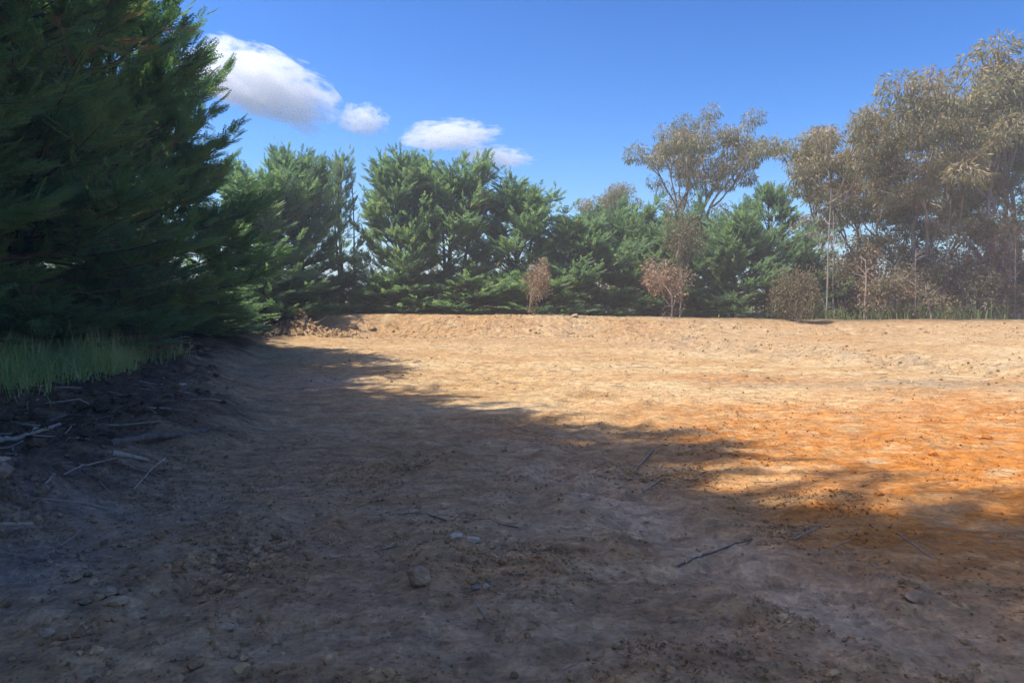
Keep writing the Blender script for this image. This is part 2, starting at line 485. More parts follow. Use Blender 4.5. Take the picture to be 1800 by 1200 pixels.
def gcol(x, y):
    x = np.asarray(x, float); y = np.asarray(y, float)
    def C(r, g, b): return np.array([r, g, b])
    def mix(a, b, w): return a * (1 - w[..., None]) + b * w[..., None]
    n1 = fbm(x * 0.35, y * 0.5, 4, 61); n2 = fbm(x * 1.3, y * 2.2, 4, 62); n3 = fbm(x * 5, y * 8, 3, 63)
    col = mix(C(.54, .34, .155) + 0 * x[..., None], C(.66, .49, .27), np.clip(0.5 + 0.5 * n1 + 0.35 * n2, 0, 1))
    # tan, rougher far ground and the bank
    col = mix(col, C(.43, .255, .125), sstep(20, 33, y) * 0.6 * np.clip(0.75 + 0.5 * n2, 0, 1))
    # orange subsoil
    o = sstep(-1.5, 2.8, x - 0.6 + 1.3 * n1 - 0.10 * (y - 6)) * (1 - sstep(9.5, 16.5, y + 1.2 * n1 + 0.8 * n2))
    o = np.clip(o * (0.92 + 0.55 * n2 + 0.35 * n3 + 0.25 * fbm(x * .8, y * 3.5, 3, 64)), 0, 1)
    col = mix(col, C(.58, .225, .046), o)
    streak = gauss(x, y, 4.5, 16.5, 2.6, 0.9) + gauss(x, y, 9.5, 27, 5, 0.8) * 0.5 + gauss(x, y, 1.0, 24, 4, 1.2) * 0.35
    col = mix(col, C(.47, .20, .06), np.clip(streak * (0.6 + 0.6 * n2), 0, 0.8))
    pale = sstep(0.25, 0.8, n2 * 0.6 + n3 * 0.5) * sstep(5.5, 8, y)
    col = mix(col, C(.70, .54, .31), pale * 0.6)
    # grey strip in front of the cut, and the cut face
    xs = np.interp(-y, [-34, -29, -23.5, -18.5, -15.5, -13.0], [3.0, 5.5, 8.5, 10.3, 14.0, 26.0])
    strip = gauss(y, 0 * y, 15.6 + 0.6 * n1, 0, 0.85, 1) * sstep(3, 7, x) * 0.7 + np.exp(-((x - xs) / 1.2) ** 2) * sstep(15, 18, y) * (1 - sstep(28, 33, y)) * 0.55
    col = mix(col, C(.36, .27, .175), np.clip(strip * (0.8 + 0.5 * n2), 0, 1))
    # brown-grey working ground in front
    f = sstep(13.5, 8.0, y + 0.9 * n1) * sstep(2.1, 0.1, x - 0.16 * (7 - y) + 0.5 * n2)
    f = np.maximum(f, sstep(5.4, 3.8, y + 0.4 * n1) * 0.75)
    brown = mix(C(.52, .30, .14) + 0 * x[..., None], C(.58, .38, .21), np.clip(0.45 + 0.6 * n2 + 0.3 * n3, 0, 1))
    brown = mix(brown, C(.42, .245, .13), sstep(0.2, 0.9, n1 + 0.4 * n3) * 0.7)
    col = mix(col, brown, f)
    # pale puddled clay
    d, al = seg_dist(x, y, RUT)
    k = np.exp(-(d / 0.46) ** 2) * np.clip(0.75 + 0.7 * n2, 0, 1)
    col = mix(col, C(.76, .50, .29), np.clip(k * 1.2, 0, 1) * 0.72)
    p2 = gauss(x, y, -4.3, 15.7, 1.0, 0.7) + gauss(x, y, -6.1, 17.8, 0.6, 0.5) + gauss(x, y, -3.2, 16.6, 0.8, 0.3)
    col = mix(col, C(.52, .45, .38), np.clip(p2 * (0.55 + 0.8 * n2), 0, 0.85))
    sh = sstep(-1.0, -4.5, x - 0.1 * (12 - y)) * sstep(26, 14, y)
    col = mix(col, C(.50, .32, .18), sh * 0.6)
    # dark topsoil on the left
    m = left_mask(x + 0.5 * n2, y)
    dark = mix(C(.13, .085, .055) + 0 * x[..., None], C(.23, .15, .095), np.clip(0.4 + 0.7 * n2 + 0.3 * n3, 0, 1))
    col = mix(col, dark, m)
    g0 = gauss(x, y, -3.4, 5.2, 1.2, 2.2) * 0.8
    col = mix(col, C(.26, .21, .17), np.clip(g0 * (0.6 + 0.7 * n2), 0, 0.8))
    # litter and rough grass beyond the bank
    b = sstep(0.6, 3.5, y - bank_line(x))
    far = mix(C(.17, .125, .075) + 0 * x[..., None], C(.12, .13, .05), np.clip(sstep(46, 70, y) + 0.3 * n1, 0, 1))
    col = mix(col, far, b)
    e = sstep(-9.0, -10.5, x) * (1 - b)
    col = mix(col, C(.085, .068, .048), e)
    e2 = np.maximum(sstep(28, 45, np.abs(x)), sstep(-1, -6, y))
    col = mix(col, C(.13, .14, .055), e2)
    return np.clip(col * (0.72 + 0.12 * sstep(9, 4, y)[..., None] * np.array([1.06, 1.0, .92])), 0.01, 0.9)


def graded(a, b, fine, grow, far):
    """axis coordinates: even between a and b, then stretching outwards to +-far"""
    mid = list(np.arange(a, b + fine * .5, fine))
    up, s = [], fine
    v = mid[-1]
    while v < far:
        s *= grow; v += s; up.append(v)
    dn, s = [], fine
    v = mid[0]
    while v > -far:
        s *= grow; v -= s; dn.append(v)
    return np.array(dn[::-1] + mid + up)


def build_ground():
    xs = graded(-4.6, 4.6, 0.040, 1.026, 900)
    ys, y = [], 2.2
    while y < 42:
        ys.append(y); y += max(0.026, 0.0092 * y)
    s = 0.26
    while y < 1500:
        ys.append(y); s *= 1.16; y += s
    dn, y, s = [], 2.2, 0.03
    while y > -300:
        s *= 1.3; y -= s; dn.append(y)
    ys = np.array(dn[::-1] + ys)
    X, Y = np.meshgrid(xs, ys)
    Z = gz(X, Y)
    C = gcol(X, Y)
    nx, ny = len(xs), len(ys)
    V = np.stack([X, Y, Z], 2).reshape(-1, 3)
    i, j = np.meshgrid(np.arange(ny - 1), np.arange(nx - 1), indexing='ij')
    a = (i * nx + j).ravel()
    T = np.stack([a, a + 1, a + nx + 1, a + nx], 1)
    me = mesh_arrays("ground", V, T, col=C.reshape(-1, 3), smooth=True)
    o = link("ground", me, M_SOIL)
    tag(o, "bare graded earth, shaded brown at left, sunlit tan and orange at right", "ground", kind="structure")
    print("ground quads", len(T))


build_ground()


def on_ground(px, py, y0=2.5, y1=40):
    """where the photo ray meets the ground"""
    a, b = ray(px, py)
    ys = np.linspace(y0, y1, 4000)
    dz = (EYE + b * ys) - gz(a * ys, ys)
    k = np.argmax(dz < 0) if (dz < 0).any() else np.argmin(dz + 1e3 * (ys < 30))
    Y = ys[k]
    return np.array([a * Y, Y, float(gz(a * Y, Y))])


# low rise on the skyline, seen between trunks
def build_hills():
    xs = np.linspace(-900, 900, 120); ds = np.linspace(0, 1, 14)
    V = []
    for d in ds:
        for x in xs:
            h = (7 + 7 * float(fbm(np.array(x * .004), np.array(0.3), 3, 91))) * math.sin(math.pi * d)
            V.append((x, 420 + 260 * d, h - 2.2))
    V = np.array(V); nx = len(xs)
    T = np.array([(i * nx + j, i * nx + j + 1, (i + 1) * nx + j + 1, (i + 1) * nx + j) for i in range(13) for j in range(nx - 1)])
    m, nt, out = new_mat("far_pasture")
    no = N(nt, "ShaderNodeTexNoise", Scale=0.05, Detail=5.0)
    geo = N(nt, "ShaderNodeNewGeometry"); nt.links.new(geo.outputs['Position'], no.inputs['Vector'])
    r = ramp(nt, [(0.35, (.06, .085, .04)), (0.65, (.16, .17, .08))]); nt.links.new(no.outputs[0], r.inputs[0])
    p = N(nt, "ShaderNodeBsdfPrincipled", Roughness=0.9); nt.links.new(r.outputs[0], p.inputs['Base Color'])
    nt.links.new(p.outputs[0], out.inputs[0])
    o = link("hills", mesh_arrays("hills", V, T, smooth=True), m)
    tag(o, "low far rise glimpsed between the back tree trunks", "hills", kind="structure")


build_hills()


# ------------------------------------------------------------------ cypress trees
def kite(bag_v, bag_t, p, d, nrm, l, w, fold=0.12):
    d = unit(d); s = unit(np.cross(nrm, d))
    k = len(bag_v)
    bag_v += [p, p + d * l * .45 + s * w * .5 + nrm * l * fold, p + d * l, p + d * l * .45 - s * w * .5 + nrm * l * fold]
    bag_t += [(k, k + 1, k + 2), (k, k + 2, k + 3)]


def spray_template(pairs, subs, w=0.10, seed=0):
    r = np.random.default_rng(seed)
    v, t = [], []
    nrm = np.array([0, 1.0, 0])
    def axis(s): return np.array([0.04 * math.sin(s * 3), 0.14 * s * s, s])
    kite(v, t, axis(0), np.array([0, 0.10, 1.0]), nrm, 1.04, w * 0.8, -0.04)
    for k in range(pairs):
        s = 0.06 + 0.86 * (k + 0.3 * r.random()) / pairs
        for sg in (-1, 1):
            a = math.radians(26 + 14 * r.random())
            L = (0.27 * (1 - s) ** 0.8 + 0.09) * (0.8 + 0.4 * r.random())
            d = np.array([sg * math.sin(a), 0.22 * (r.random() - 0.6), math.cos(a)])
            p = axis(s)
            kite(v, t, p, d, nrm, L, w * (0.9 if subs else 1.5), 0.05)
            for q in range(subs):
                pp = p + unit(d) * L * (0.35 + 0.3 * q)
                sg2 = sg if q % 2 == 0 else -sg
                a2 = a + sg2 * sg * math.radians(40)
                d2 = np.array([sg * math.sin(a2), 0.3 * (r.random() - .6), math.cos(a2)])
                kite(v, t, pp, d2, nrm, L * (0.5 - 0.1 * q), w * 0.8, 0.05)
    return np.array(v), np.array(t)


SPRAY_FINE = [spray_template(8, 1, 0.054, s) for s in (1, 2)]
SPRAY_FAR = [spray_template(6, 0, 0.062, s) for s in (3, 4)]


def cypress(name, H, R, seed, sprays, n_limbs, plume_n, frond, skirt=0.05, power=0.8, up=(12, 68), bare=0.0, gaps=0.0, lean=0.0, top_spikes=6, trunks=1, side_plumes=4, low_w=0.8, upow=0.9):
    """returns (trunk mesh, crown mesh), base at the origin"""
    r = np.random.default_rng(seed)
    wood, leaf = Bag(), Bag()
    P, D, S, A, UP = [], [], [], [], []
    lx, ly = r.normal(0, .02, 2)
    def spine(z): return np.array([lx * z + 0.12 * math.sin(z * .5 + seed), ly * z + lean * z * z / H, z])
    zs = np.linspace(-0.3, H * 0.97, 12)
    wood.tube([spine(z) for z in zs], np.interp(zs, [-0.3, 0.4, H], [0.026 * H, 0.019 * H, 0.02]), 8, rough=0.08)
    for k in range(1, trunks):
        off = r.normal(0, .35, 2)
        wood.tube([spine(z) + np.array([off[0] * (0.4 + z / H * 2.2), off[1] * (0.4 + z / H), 0]) for z in zs[:-2]], np.interp(zs[:-2], [-0.3, 0.4, H], [0.017 * H, 0.013 * H, 0.02]), 7, rough=0.08)
    blob = [r.uniform(0, 2 * math.pi, 3), r.uniform(0, 2 * math.pi, 3)]
    for k in range(n_limbs):
        u = skirt + (0.985 - skirt) * ((k + r.random()) / n_limbs) ** upow
        az = k * 2.39996 + r.normal(0, .35)
        if gaps and r.random() < gaps * (1 - u): continue
        prof = (1 - u) ** power * 1.0 + 0.05
        prof *= low_w + (1.15 - low_w) * min(1, (u - skirt + .02) / 0.20)
        lump = 1 + 0.16 * math.sin(2 * az + blob[0][0] + 5 * u) + 0.12 * math.sin(3 * az + blob[0][1] - 9 * u)
        rr = R * prof * lump * r.uniform(0.74, 1.16)
        el = math.radians(np.interp(u, [0, 0.22, 0.5, 1], [-9 if skirt < .08 else up[0] * .4, up[0], (up[0] + up[1]) * .5, up[1]]) + r.normal(0, 7))
        L = rr / max(0.35, math.cos(el))
        L = min(L, R * 1.25)
        b = spine(u * H * 0.93)
        h = np.array([math.cos(az), math.sin(az), 0.0])
        def limb(t): return b + h * L * t * math.cos(el) + np.array([0, 0, 1.0]) * L * (t * math.sin(el) + 0.16 * t * t - 0.06 * t)
        ts = np.linspace(0, 1, 5)
        rad0 = 0.012 * L + 0.012
        wood.tube([limb(t) for t in ts], np.interp(ts, [0, 1], [rad0, 0.006]), 4, cap=False)
        dead = r.random() < bare * max(0, 1 - u * 2.2) + .025
        tone = r.normal(0, .10)
        nside = max(2, int(side_plumes * (0.5 + L / R)))
        for q in range(nside + 1):
            if q == nside:
                t0, dd, pl = 0.68, unit(limb(1.0) - limb(0.75)), 0.36 * L + 0.35
            else:
                t0 = r.uniform(0.34, 0.92)
                tan = unit(limb(min(1, t0 + .1)) - limb(t0))
                pr = unit(np.cross(tan, [0, 0, 1.0])) * r.choice([-1, 1])
                dd = unit(tan * r.uniform(.55, 1.1) + pr * r.uniform(.5, .95) + np.array([0, 0, r.uniform(-0.12, 0.4)]))
                pl = (0.30 * L + 0.25) * r.uniform(.6, 1.15)
            base = limb(t0)
            nf = max(3, int(plume_n * r.uniform(.7, 1.3) * (0.25 if dead else 1)))
            t = np.sort(r.uniform(0.0, 1.0, nf)); t[-1] = 1.0
            side = unit(np.cross(dd, r.normal(size=(nf, 3))))
            side[:, 2] = side[:, 2] * 0.7 + 0.12
            spread = np.radians(np.interp(t, [0, 1], [52, 8]) + r.normal(0, 8, nf))[:, None]
            f = unit(dd[None, :] * np.cos(spread) + side * np.sin(spread))
            P.append(base + dd * (t * pl)[:, None] + np.array([0, 0, 1]) * (0.10 * pl * t * t)[:, None])
            D.append(f)
            S.append(frond * np.interp(t, [0, 1], [1.0, 0.62]) * r.uniform(.7, 1.25, nf))
            A.append(np.clip(0.5 + tone + r.normal(0, .11, nf) + (0.55 if dead else 0) + 0.10 * (t - .5), 0, 1.2))
            wood.tube([base, base + dd * pl * .9], [0.012, 0.004], 3, cap=False)
    for k in range(top_spikes):
        az = r.uniform(0, 6.28)
        d = unit(np.array([math.cos(az) * r.uniform(0, .45), math.sin(az) * r.uniform(0, .45), 1.0]))
        b = spine(H * r.uniform(.86, .95)); pl = H * r.uniform(.04, .085)
        nf = plume_n + 3
        t = np.linspace(0, 1, nf)
        side = unit(np.cross(d, r.normal(size=(nf, 3))))
        spread = np.radians(np.interp(t, [0, 1], [48, 5]))[:, None]
        P.append(b + d * (t * pl)[:, None]); D.append(unit(d * np.cos(spread) + side * np.sin(spread)))
        S.append(frond * np.interp(t, [0, 1], [.8, .5])); A.append(np.clip(.5 + r.normal(0, .1, nf), 0, 1))
        wood.tube([b, b + d * pl], [0.02, 0.006], 4, cap=False)
    P = np.concatenate(P); D = np.concatenate(D); S = np.concatenate(S); A = np.concatenate(A)
    keep = P[:, 2] > 0.12
    P, D, S, A = P[keep], D[keep], S[keep], A[keep]
    out = P.copy(); out[:, 2] = 0; out = unit(out)
    upish = unit(out * 0.7 + np.array([0, 0, 0.9]) + r.normal(0, .55, P.shape))
    fr = frames_from(D, upish)
    half = r.integers(0, len(sprays), len(P))
    for q, (tv, tt) in enumerate(sprays):
        w = half == q
        leaf.scatter(tv, tt, P[w], fr[w], S[w], A[w])
    print(name, "sprays", len(P), "tris", sum(len(t) for t in leaf.T))
    lm = leaf.mesh(name + "_crown")
    co = np.concatenate(leaf.V)
    HEIGHT[lm.name] = float(np.percentile(co[:, 2], 99.93))
    print("   top", HEIGHT[lm.name], "radius", float(np.percentile(np.hypot(co[:, 0], co[:, 1]), 98)))
    return wood.mesh(name + "_trunk"), lm


HEIGHT = {}


def plant_tree(name, meshes, mats, loc, rz, scale, label, cat="tree", group=None):
    e = empty(name, loc, rz, scale)
    tag(e, label, cat, group)
    link("trunk", meshes[0], mats[0], e)
    c = link("crown", meshes[1], mats[1], e)
    c["kind"] = "stuff"
    for x in meshes[2:]:
        link("limb", x, mats[0], e)
    return e


NEAR_TALL = cypress("near_tall", 17.0, 4.1, 3, SPRAY_FINE, 138, 10, 0.84, skirt=0.0, power=0.42, up=(6, 50), top_spikes=10, low_w=0.42, upow=1.12)
NEAR_SHORT = cypress("near_short", 10.5, 3.5, 4, SPRAY_FINE, 100, 10, 0.80, low_w=0.42, upow=1.1, skirt=0.02, power=0.55, up=(4, 58), top_spikes=8)
near_row = [  # x, y, height, mesh, turn, label
    (-11.7, -3.0, 25.0, NEAR_TALL, 1.4, "tall dark cypress of the left row standing behind the camera"),
    (-11.5, -0.2, 25.5, NEAR_TALL, 4.4, "tall dark cypress of the left row level with the camera"),
    (-11.9, 2.6, 25.0, NEAR_TALL, 0.4, "tall dark cypress of the left row a step past the camera, outside the picture"),
    (-11.6, 5.4, 22.0, NEAR_TALL, 2.1, "tall dark cypress outside the left edge whose shade covers the foreground"),
    (-11.9, 8.2, 17.8, NEAR_TALL, 5.0, "tall dark cypress outside the left edge whose shade covers the middle ground"),
    (-11.7, 11.0, 15.4, NEAR_TALL, 0.9, "tall dark cypress at the very left edge of the picture"),
    (-12.0, 13.9, 14.2, NEAR_TALL, 3.7, "towering shaded cypress at the left edge, behind the tall green grass"),
    (-11.1, 17.5, 12.8, NEAR_TALL, 5.2, "tall shaded cypress second from the left edge, leaning over the far grass"),
    (-11.0, 21.0, 11.6, NEAR_SHORT, 1.0, "dark cypress third in the left row, its edge meeting the big cloud"),
    (-11.5, 24.4, 9.0, NEAR_SHORT, 2.9, "shorter dark cypress at the far end of the left row"),
    (-15.5, 3.5, 19.0, NEAR_TALL, 5.7, "unseen cypress added in a second rank beside the camera to fill out the shade"),  # out of view, added with the next two to close gaps in the shade
    (-15.5, 8.0, 18.0, NEAR_TALL, 2.7, "unseen cypress added in a second rank just past the camera to fill out the shade"),
    (-15.8, -1.0, 19.0, NEAR_TALL, 3.3, "unseen cypress added in a second rank behind the camera to fill out the shade"),
    (-15.6, 11.8, 14.5, NEAR_TALL, 1.9, "tall dark cypress of the second rank hidden behind the left-edge tree"),
    (-13.4, 1.2, 26.5, NEAR_TALL, 3.9, "unseen tall cypress added between two trees beside the camera to stop sun leaks"),  # out of view, these four set-back trees are added against sun leaks
    (-13.4, 4.0, 26.5, NEAR_TALL, 0.1, "unseen tall cypress added outside the left edge to stop sun leaks, nearer the camera"),
    (-13.4, 6.8, 21.0, NEAR_TALL, 1.6, "unseen tall cypress added outside the left edge to stop sun leaks, farther from the camera"),
    (-13.4, 9.6, 17.5, NEAR_TALL, 2.5, "unseen tall cypress added behind the row at the left edge to stop sun leaks"),
    (-13.6, 16.0, 12.8, NEAR_TALL, 5.8, "dark cypress set back between the two largest trees of the left row"),
    (-16.5, 15.5, 13.0, NEAR_TALL, 0.9, "dim cypress of the second rank behind the towering left-edge tree"),
    (-16.5, 20.0, 12.0, NEAR_SHORT, 5.0, "dim cypress of the second rank behind the second tree of the left row"),
    (-16.8, 25.0, 10.5, NEAR_SHORT, 3.4, "dim cypress of the second rank behind the third tree of the left row"),
    (-16.2, 30.0, 8.5, NEAR_SHORT, 0.2, "dim cypress of the second rank past the end of the left row"),
]
for x, y, H, ms, rz, lab in near_row:
    h0 = HEIGHT[ms[1].name]
    s = H / h0
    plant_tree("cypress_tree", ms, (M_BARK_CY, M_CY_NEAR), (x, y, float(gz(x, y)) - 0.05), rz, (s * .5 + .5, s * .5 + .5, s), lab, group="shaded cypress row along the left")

BACK_A = cypress("back_full", 10.0, 3.3, 21, SPRAY_FAR, 105, 11, 0.80, skirt=0.03, power=0.55, up=(14, 66), top_spikes=9, trunks=2)
BACK_B = cypress("back_open", 10.0, 3.1, 22, SPRAY_FAR, 92, 10, 0.80, skirt=0.06, power=0.50, up=(20, 70), bare=0.35, gaps=0.18, top_spikes=10, trunks=3)
BACK_F = cypress("back_dense", 10.0, 2.9, 27, SPRAY_FAR, 105, 11, 0.76, skirt=0.08, power=0.42, up=(20, 72), bare=0.45, gaps=0.15, top_spikes=12, trunks=2)
BACK_C = cypress("back_slim", 10.0, 1.9, 23, SPRAY_FAR, 58, 6, 0.62, skirt=0.30, power=0.5, up=(18, 66), bare=0.3, gaps=0.25, top_spikes=5, trunks=2, side_plumes=3)
BACK_D = cypress("back_low", 8.0, 3.5, 24, SPRAY_FAR, 96, 10, 0.80, skirt=0.02, power=0.62, up=(10, 64), top_spikes=7)
BACK_E = cypress("back_spire", 8.0, 2.9, 25, SPRAY_FAR, 80, 8, 0.68, skirt=0.04, power=0.95, up=(16, 58), top_spikes=3, side_plumes=3)
back = [  # px, distance, top row, mesh, base height of mesh, width factor, label
    (455, 37.5, 268, BACK_A, 10, 1.0, "broad bright green cypress just right of the dark left row"),
    (527, 40.5, 256, BACK_F, 10, 0.85, "tall full cypress under the biggest cloud, behind the spoil heap"),
    (598, 43.5, 262, BACK_C, 10, 0.75, "slim cypress with bare trunks at the narrow sky gap"),
    (700, 42.0, 262, BACK_F, 10, 0.9, "full-topped cypress just right of the sky gap, bare branches below"),
    (792, 43.0, 260, BACK_B, 10, 1.05, "open cypress with sky between its stems, under the small flat clouds"),
    (900, 43.0, 302, BACK_B, 10, 1.0, "blue-green cypress at the right end of the tall group, behind the first red sapling"),
    (1022, 43.5, 362, BACK_D, 8, 1.0, "low bushy cypress right of the wide sky notch"),
    (1092, 45.0, 338, BACK_D, 8, 0.9, "cypress left of the taller red-brown sapling, below the tall gum"),
    (1160, 44.0, 366, BACK_D, 8, 0.85, "cypress behind the red-leaved sapling at centre right"),
    (1225, 45.5, 346, BACK_D, 8, 0.9, "cypress directly below the tall gum crown"),
    (1290, 43.5, 352, BACK_D, 8, 0.85, "dense dark cypress left of the pointed one"),
    (1350, 44.0, 318, BACK_E, 8, 1.1, "pointed spire-topped cypress left of the right-hand gums"),
    (1408, 45.5, 415, BACK_E, 8, 0.9, "small cypress behind the round grey-brown bush"),
    (1775, 55.0, 135, BACK_C, 10, 1.5, "tall dark conifer rising behind the big gum at the right edge"),
]
for k, (px, Y, top, ms, h0, wf, lab) in enumerate(back):
    p = at(px, top, Y)
    zb = float(gz(p.x, Y)) - 0.08
    s = (p.z - zb) / HEIGHT[ms[1].name]
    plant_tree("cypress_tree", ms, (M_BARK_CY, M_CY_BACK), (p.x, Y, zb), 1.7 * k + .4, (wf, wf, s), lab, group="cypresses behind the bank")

LOW = cypress("low_cypress", 2.6, 1.5, 26, SPRAY_FAR, 50, 10, 0.55, skirt=0.0, power=0.45, up=(2, 60), top_spikes=4, side_plumes=3)
low = [  # seedlings and suckers that close the row near the ground
    (30, 17.0, 505, 1.3, "low cypress shrub in the dark behind the grass at the left edge"),
    (110, 19.0, 505, 1.4, "low cypress shrub in the dark behind the middle of the grass"),
    (190, 22.0, 505, 1.4, "low cypress shrub in the dark left of the heap of cut boughs"),
    (265, 24.5, 500, 1.4, "low cypress shrub in the dark behind the heap of cut boughs"),
    (330, 27.0, 495, 1.4, "low cypress shrub under the far end of the left row"),
    (370, 31.0, 490, 1.4, "low cypress shrub just past the end of the left row"),
    (425, 37.0, 470, 1.2, "low dark cypress shrub between the left row and the bright green cypress"),
    (505, 39.0, 480, 1.75, "low cypress shrub behind the spoil heap"),
    (575, 41.5, 478, 1.75, "low cypress shrub left of the sky gap"),
    (640, 43.5, 500, 0.9, "low cypress shrub at the foot of the sky gap"),
    (700, 41.0, 470, 1.75, "low cypress shrub under the full-topped cypress"),
    (760, 42.5, 482, 1.75, "low cypress shrub between the full-topped and the open cypress"),
    (822, 41.2, 478, 1.75, "low cypress shrub beneath the open cypress"),
    (885, 42.0, 472, 1.75, "low cypress shrub left of the small red sapling"),
    (962, 41.5, 462, 1.75, "low cypress shrub right of the small red sapling, under the sky notch"),
    (1430, 43.0, 470, 1.2, "low cypress shrub right of the round grey-brown bush"),
]
for k, (px, Y, top, wf, lab) in enumerate(low):
    p = at(px, top, Y)
    zb = float(gz(p.x, Y)) - 0.05
    s = (p.z - zb) / HEIGHT[LOW[1].name]
    plant_tree("cypress_shrub", LOW, (M_BARK_CY, M_CY_BACK), (p.x, Y, zb), 2.1 * k, (wf, wf, s), lab, cat="shrub", group="low cypress shrubs behind the bank")


# ------------------------------------------------------------------ gum trees, saplings, shrubs
def leaf_template(w=0.24, bend=0.15):
    v = np.array([[0, 0, 0], [w * .5, bend * .5, .38], [0, bend, 1.0], [-w * .5, bend * .5, .38]])
    return v, np.array([(0, 1, 2), (0, 2, 3)])


LEAF = leaf_template()
LEAF_WIDE = leaf_template(0.45, 0.1)


def gum(name, H, spread, seed, clear=0.35, levels=3, leaf=0.27, per_clump=150, clump=0.95, forks=(3, 3, 3), r0=None, lean=(0, 0), hang=0.8, n_mid=1, leaf_t=LEAF, stems=1, wig=0.06, flat=0.62):
    """returns [trunk mesh, crown mesh, limb meshes...]"""
    r = np.random.default_rng(seed)
    rl = np.random.default_rng(seed + 500)
    trunk, crown, limbs = Bag(), Bag(), []
    P, D, S, A = [], [], [], []
    r0 = r0 or H * 0.016

    def put_clump(c, rad, tone):
        n = int(per_clump * rl.uniform(.65, 1.25) * (rad / clump) ** 2)
        if n < 4: return
        d = unit(rl.normal(size=(n, 3)))
        q = rl.uniform(0.25, 1.0, n) ** 0.5
        p = d * (q * rad)[:, None]
        p[:, 2] = p[:, 2] * flat
        p[:, 2] -= 0.22 * (p[:, 0] ** 2 + p[:, 1] ** 2) / max(rad, .2)
        P.append(c + p)
        dr = unit(d * 0.7 + rl.normal(0, .45, (n, 3)) + np.array([0, 0, -hang]))
        D.append(dr); S.append(leaf * rl.uniform(.65, 1.3, n))
        A.append(np.clip(0.5 + tone + rl.normal(0, .14, n) + 0.16 * d[:, 2], 0, 1.1))

    def branch(bag, p, d, L, rad, lev):
        n = 6
        pts = [np.array(p, float)]
        d = unit(d)
        for k in range(n):
            d = unit(d + r.normal(0, wig * 2.2, 3) + np.array([0, 0, 0.05]))
            pts.append(pts[-1] + d * L / n)
        bag.tube(pts, np.linspace(rad, rad * 0.62, n + 1), max(4, 8 - 2 * lev), rough=0.06, cap=False)
        return pts, d

    def crown_part(bag, p, d, L, rad, lev):
        pts, d1 = branch(bag, p, d, L, rad, lev)
        end = pts[-1]
        tone = r.normal(0, .09)
        if lev == levels - 1:
            for q in range(n_mid):
                put_clump(pts[r.integers(2, 6)] + r.normal(0, .5 * clump, 3), clump * r.uniform(.6, 1.0), tone)
        if lev >= levels:
            put_clump(end, clump * r.uniform(.7, 1.2), tone)
            for q in range(n_mid):
                c = pts[r.integers(2, 6)] + r.normal(0, .35 * clump, 3)
                put_clump(c, clump * r.uniform(.5, .9), tone)
            for q in range(4):
                e = end + unit(r.normal(size=3) + np.array([0, 0, .2])) * clump * .8
                bag.tube([end - d1 * L * .2, (end + e) / 2 + r.normal(0, .06, 3), e], [rad * .45, rad * .3, .005], 3, cap=False)
            return
        k = forks[min(lev, len(forks) - 1)]
        a0 = r.uniform(0, 6.28)
        for q in range(k):
            a = a0 + q * 6.283 / k + r.normal(0, .35)
            tilt = math.radians(r.uniform(22, 52))
            x = unit(np.cross(d1, [0.3, 0.2, 1.0])); y = np.cross(d1, x)
            nd = d1 * math.cos(tilt) + (x * math.cos(a) + y * math.sin(a)) * math.sin(tilt)
            nd = nd * np.array([spread, spread, 1.0]) + np.array([0, 0, .10])
            crown_part(bag, end if q else pts[-2], nd, L * r.uniform(.58, .86), rad * .6, lev + 1)

    for st in range(stems):
        d0 = np.array([lean[0], lean[1], 1.0]) + (r.normal(0, .16, 3) * (1 if stems > 1 else 0.15)) * np.array([1, 1, 0])
        b0 = np.array([0, 0, -0.3]) + (np.append(r.normal(0, .25, 2), 0) if stems > 1 else 0)
        Lc = H * clear
        pts = [b0]
        d = unit(d0)
        for k in range(7):
            d = unit(d + r.normal(0, wig * .6, 3) * np.array([1, 1, .2]))
            pts.append(pts[-1] + d * Lc / 7)
        tb = trunk if st == 0 else Bag()
        tb.tube(pts, np.interp(np.arange(8), [0, 1, 7], [r0 * 1.35, r0, r0 * .78]), 9, rough=0.07)
        if st: limbs.append(tb)
        rem = H - Lc
        L1 = rem * 0.42
        k = forks[0]
        a0 = r.uniform(0, 6.28)
        for q in range(k):
            lb = Bag()
            a = a0 + q * 6.283 / k + r.normal(0, .3)
            tilt = math.radians(r.uniform(12, 42))
            x = unit(np.cross(d, [0.3, 0.2, 1.0])); y = np.cross(d, x)
            nd = d * math.cos(tilt) + (x * math.cos(a) + y * math.sin(a)) * math.sin(tilt) * spread
            crown_part(lb, pts[-1] - d * 0.02 * q * H * .3, nd, L1 * r.uniform(.8, 1.15), r0 * .62, 1)
            limbs.append(lb)
    P = np.concatenate(P); D = np.concatenate(D); S = np.concatenate(S); A = np.concatenate(A)
    keep = P[:, 2] > 0.1
    P, D, S, A = P[keep], D[keep], S[keep], A[keep]
    fr = frames_from(D, r.normal(size=P.shape))
    crown.scatter(leaf_t[0], leaf_t[1], P, fr, S, A)
    top = float(P[:, 2].max())
    print(name, "leaves", len(P), "top", round(top, 2), "x", round(float(P[:, 0].min()), 1), round(float(P[:, 0].max()), 1))
    return [trunk.mesh(name + "_trunk"), crown.mesh(name + "_crown")] + [b.mesh(name + "_limb") for b in limbs], top


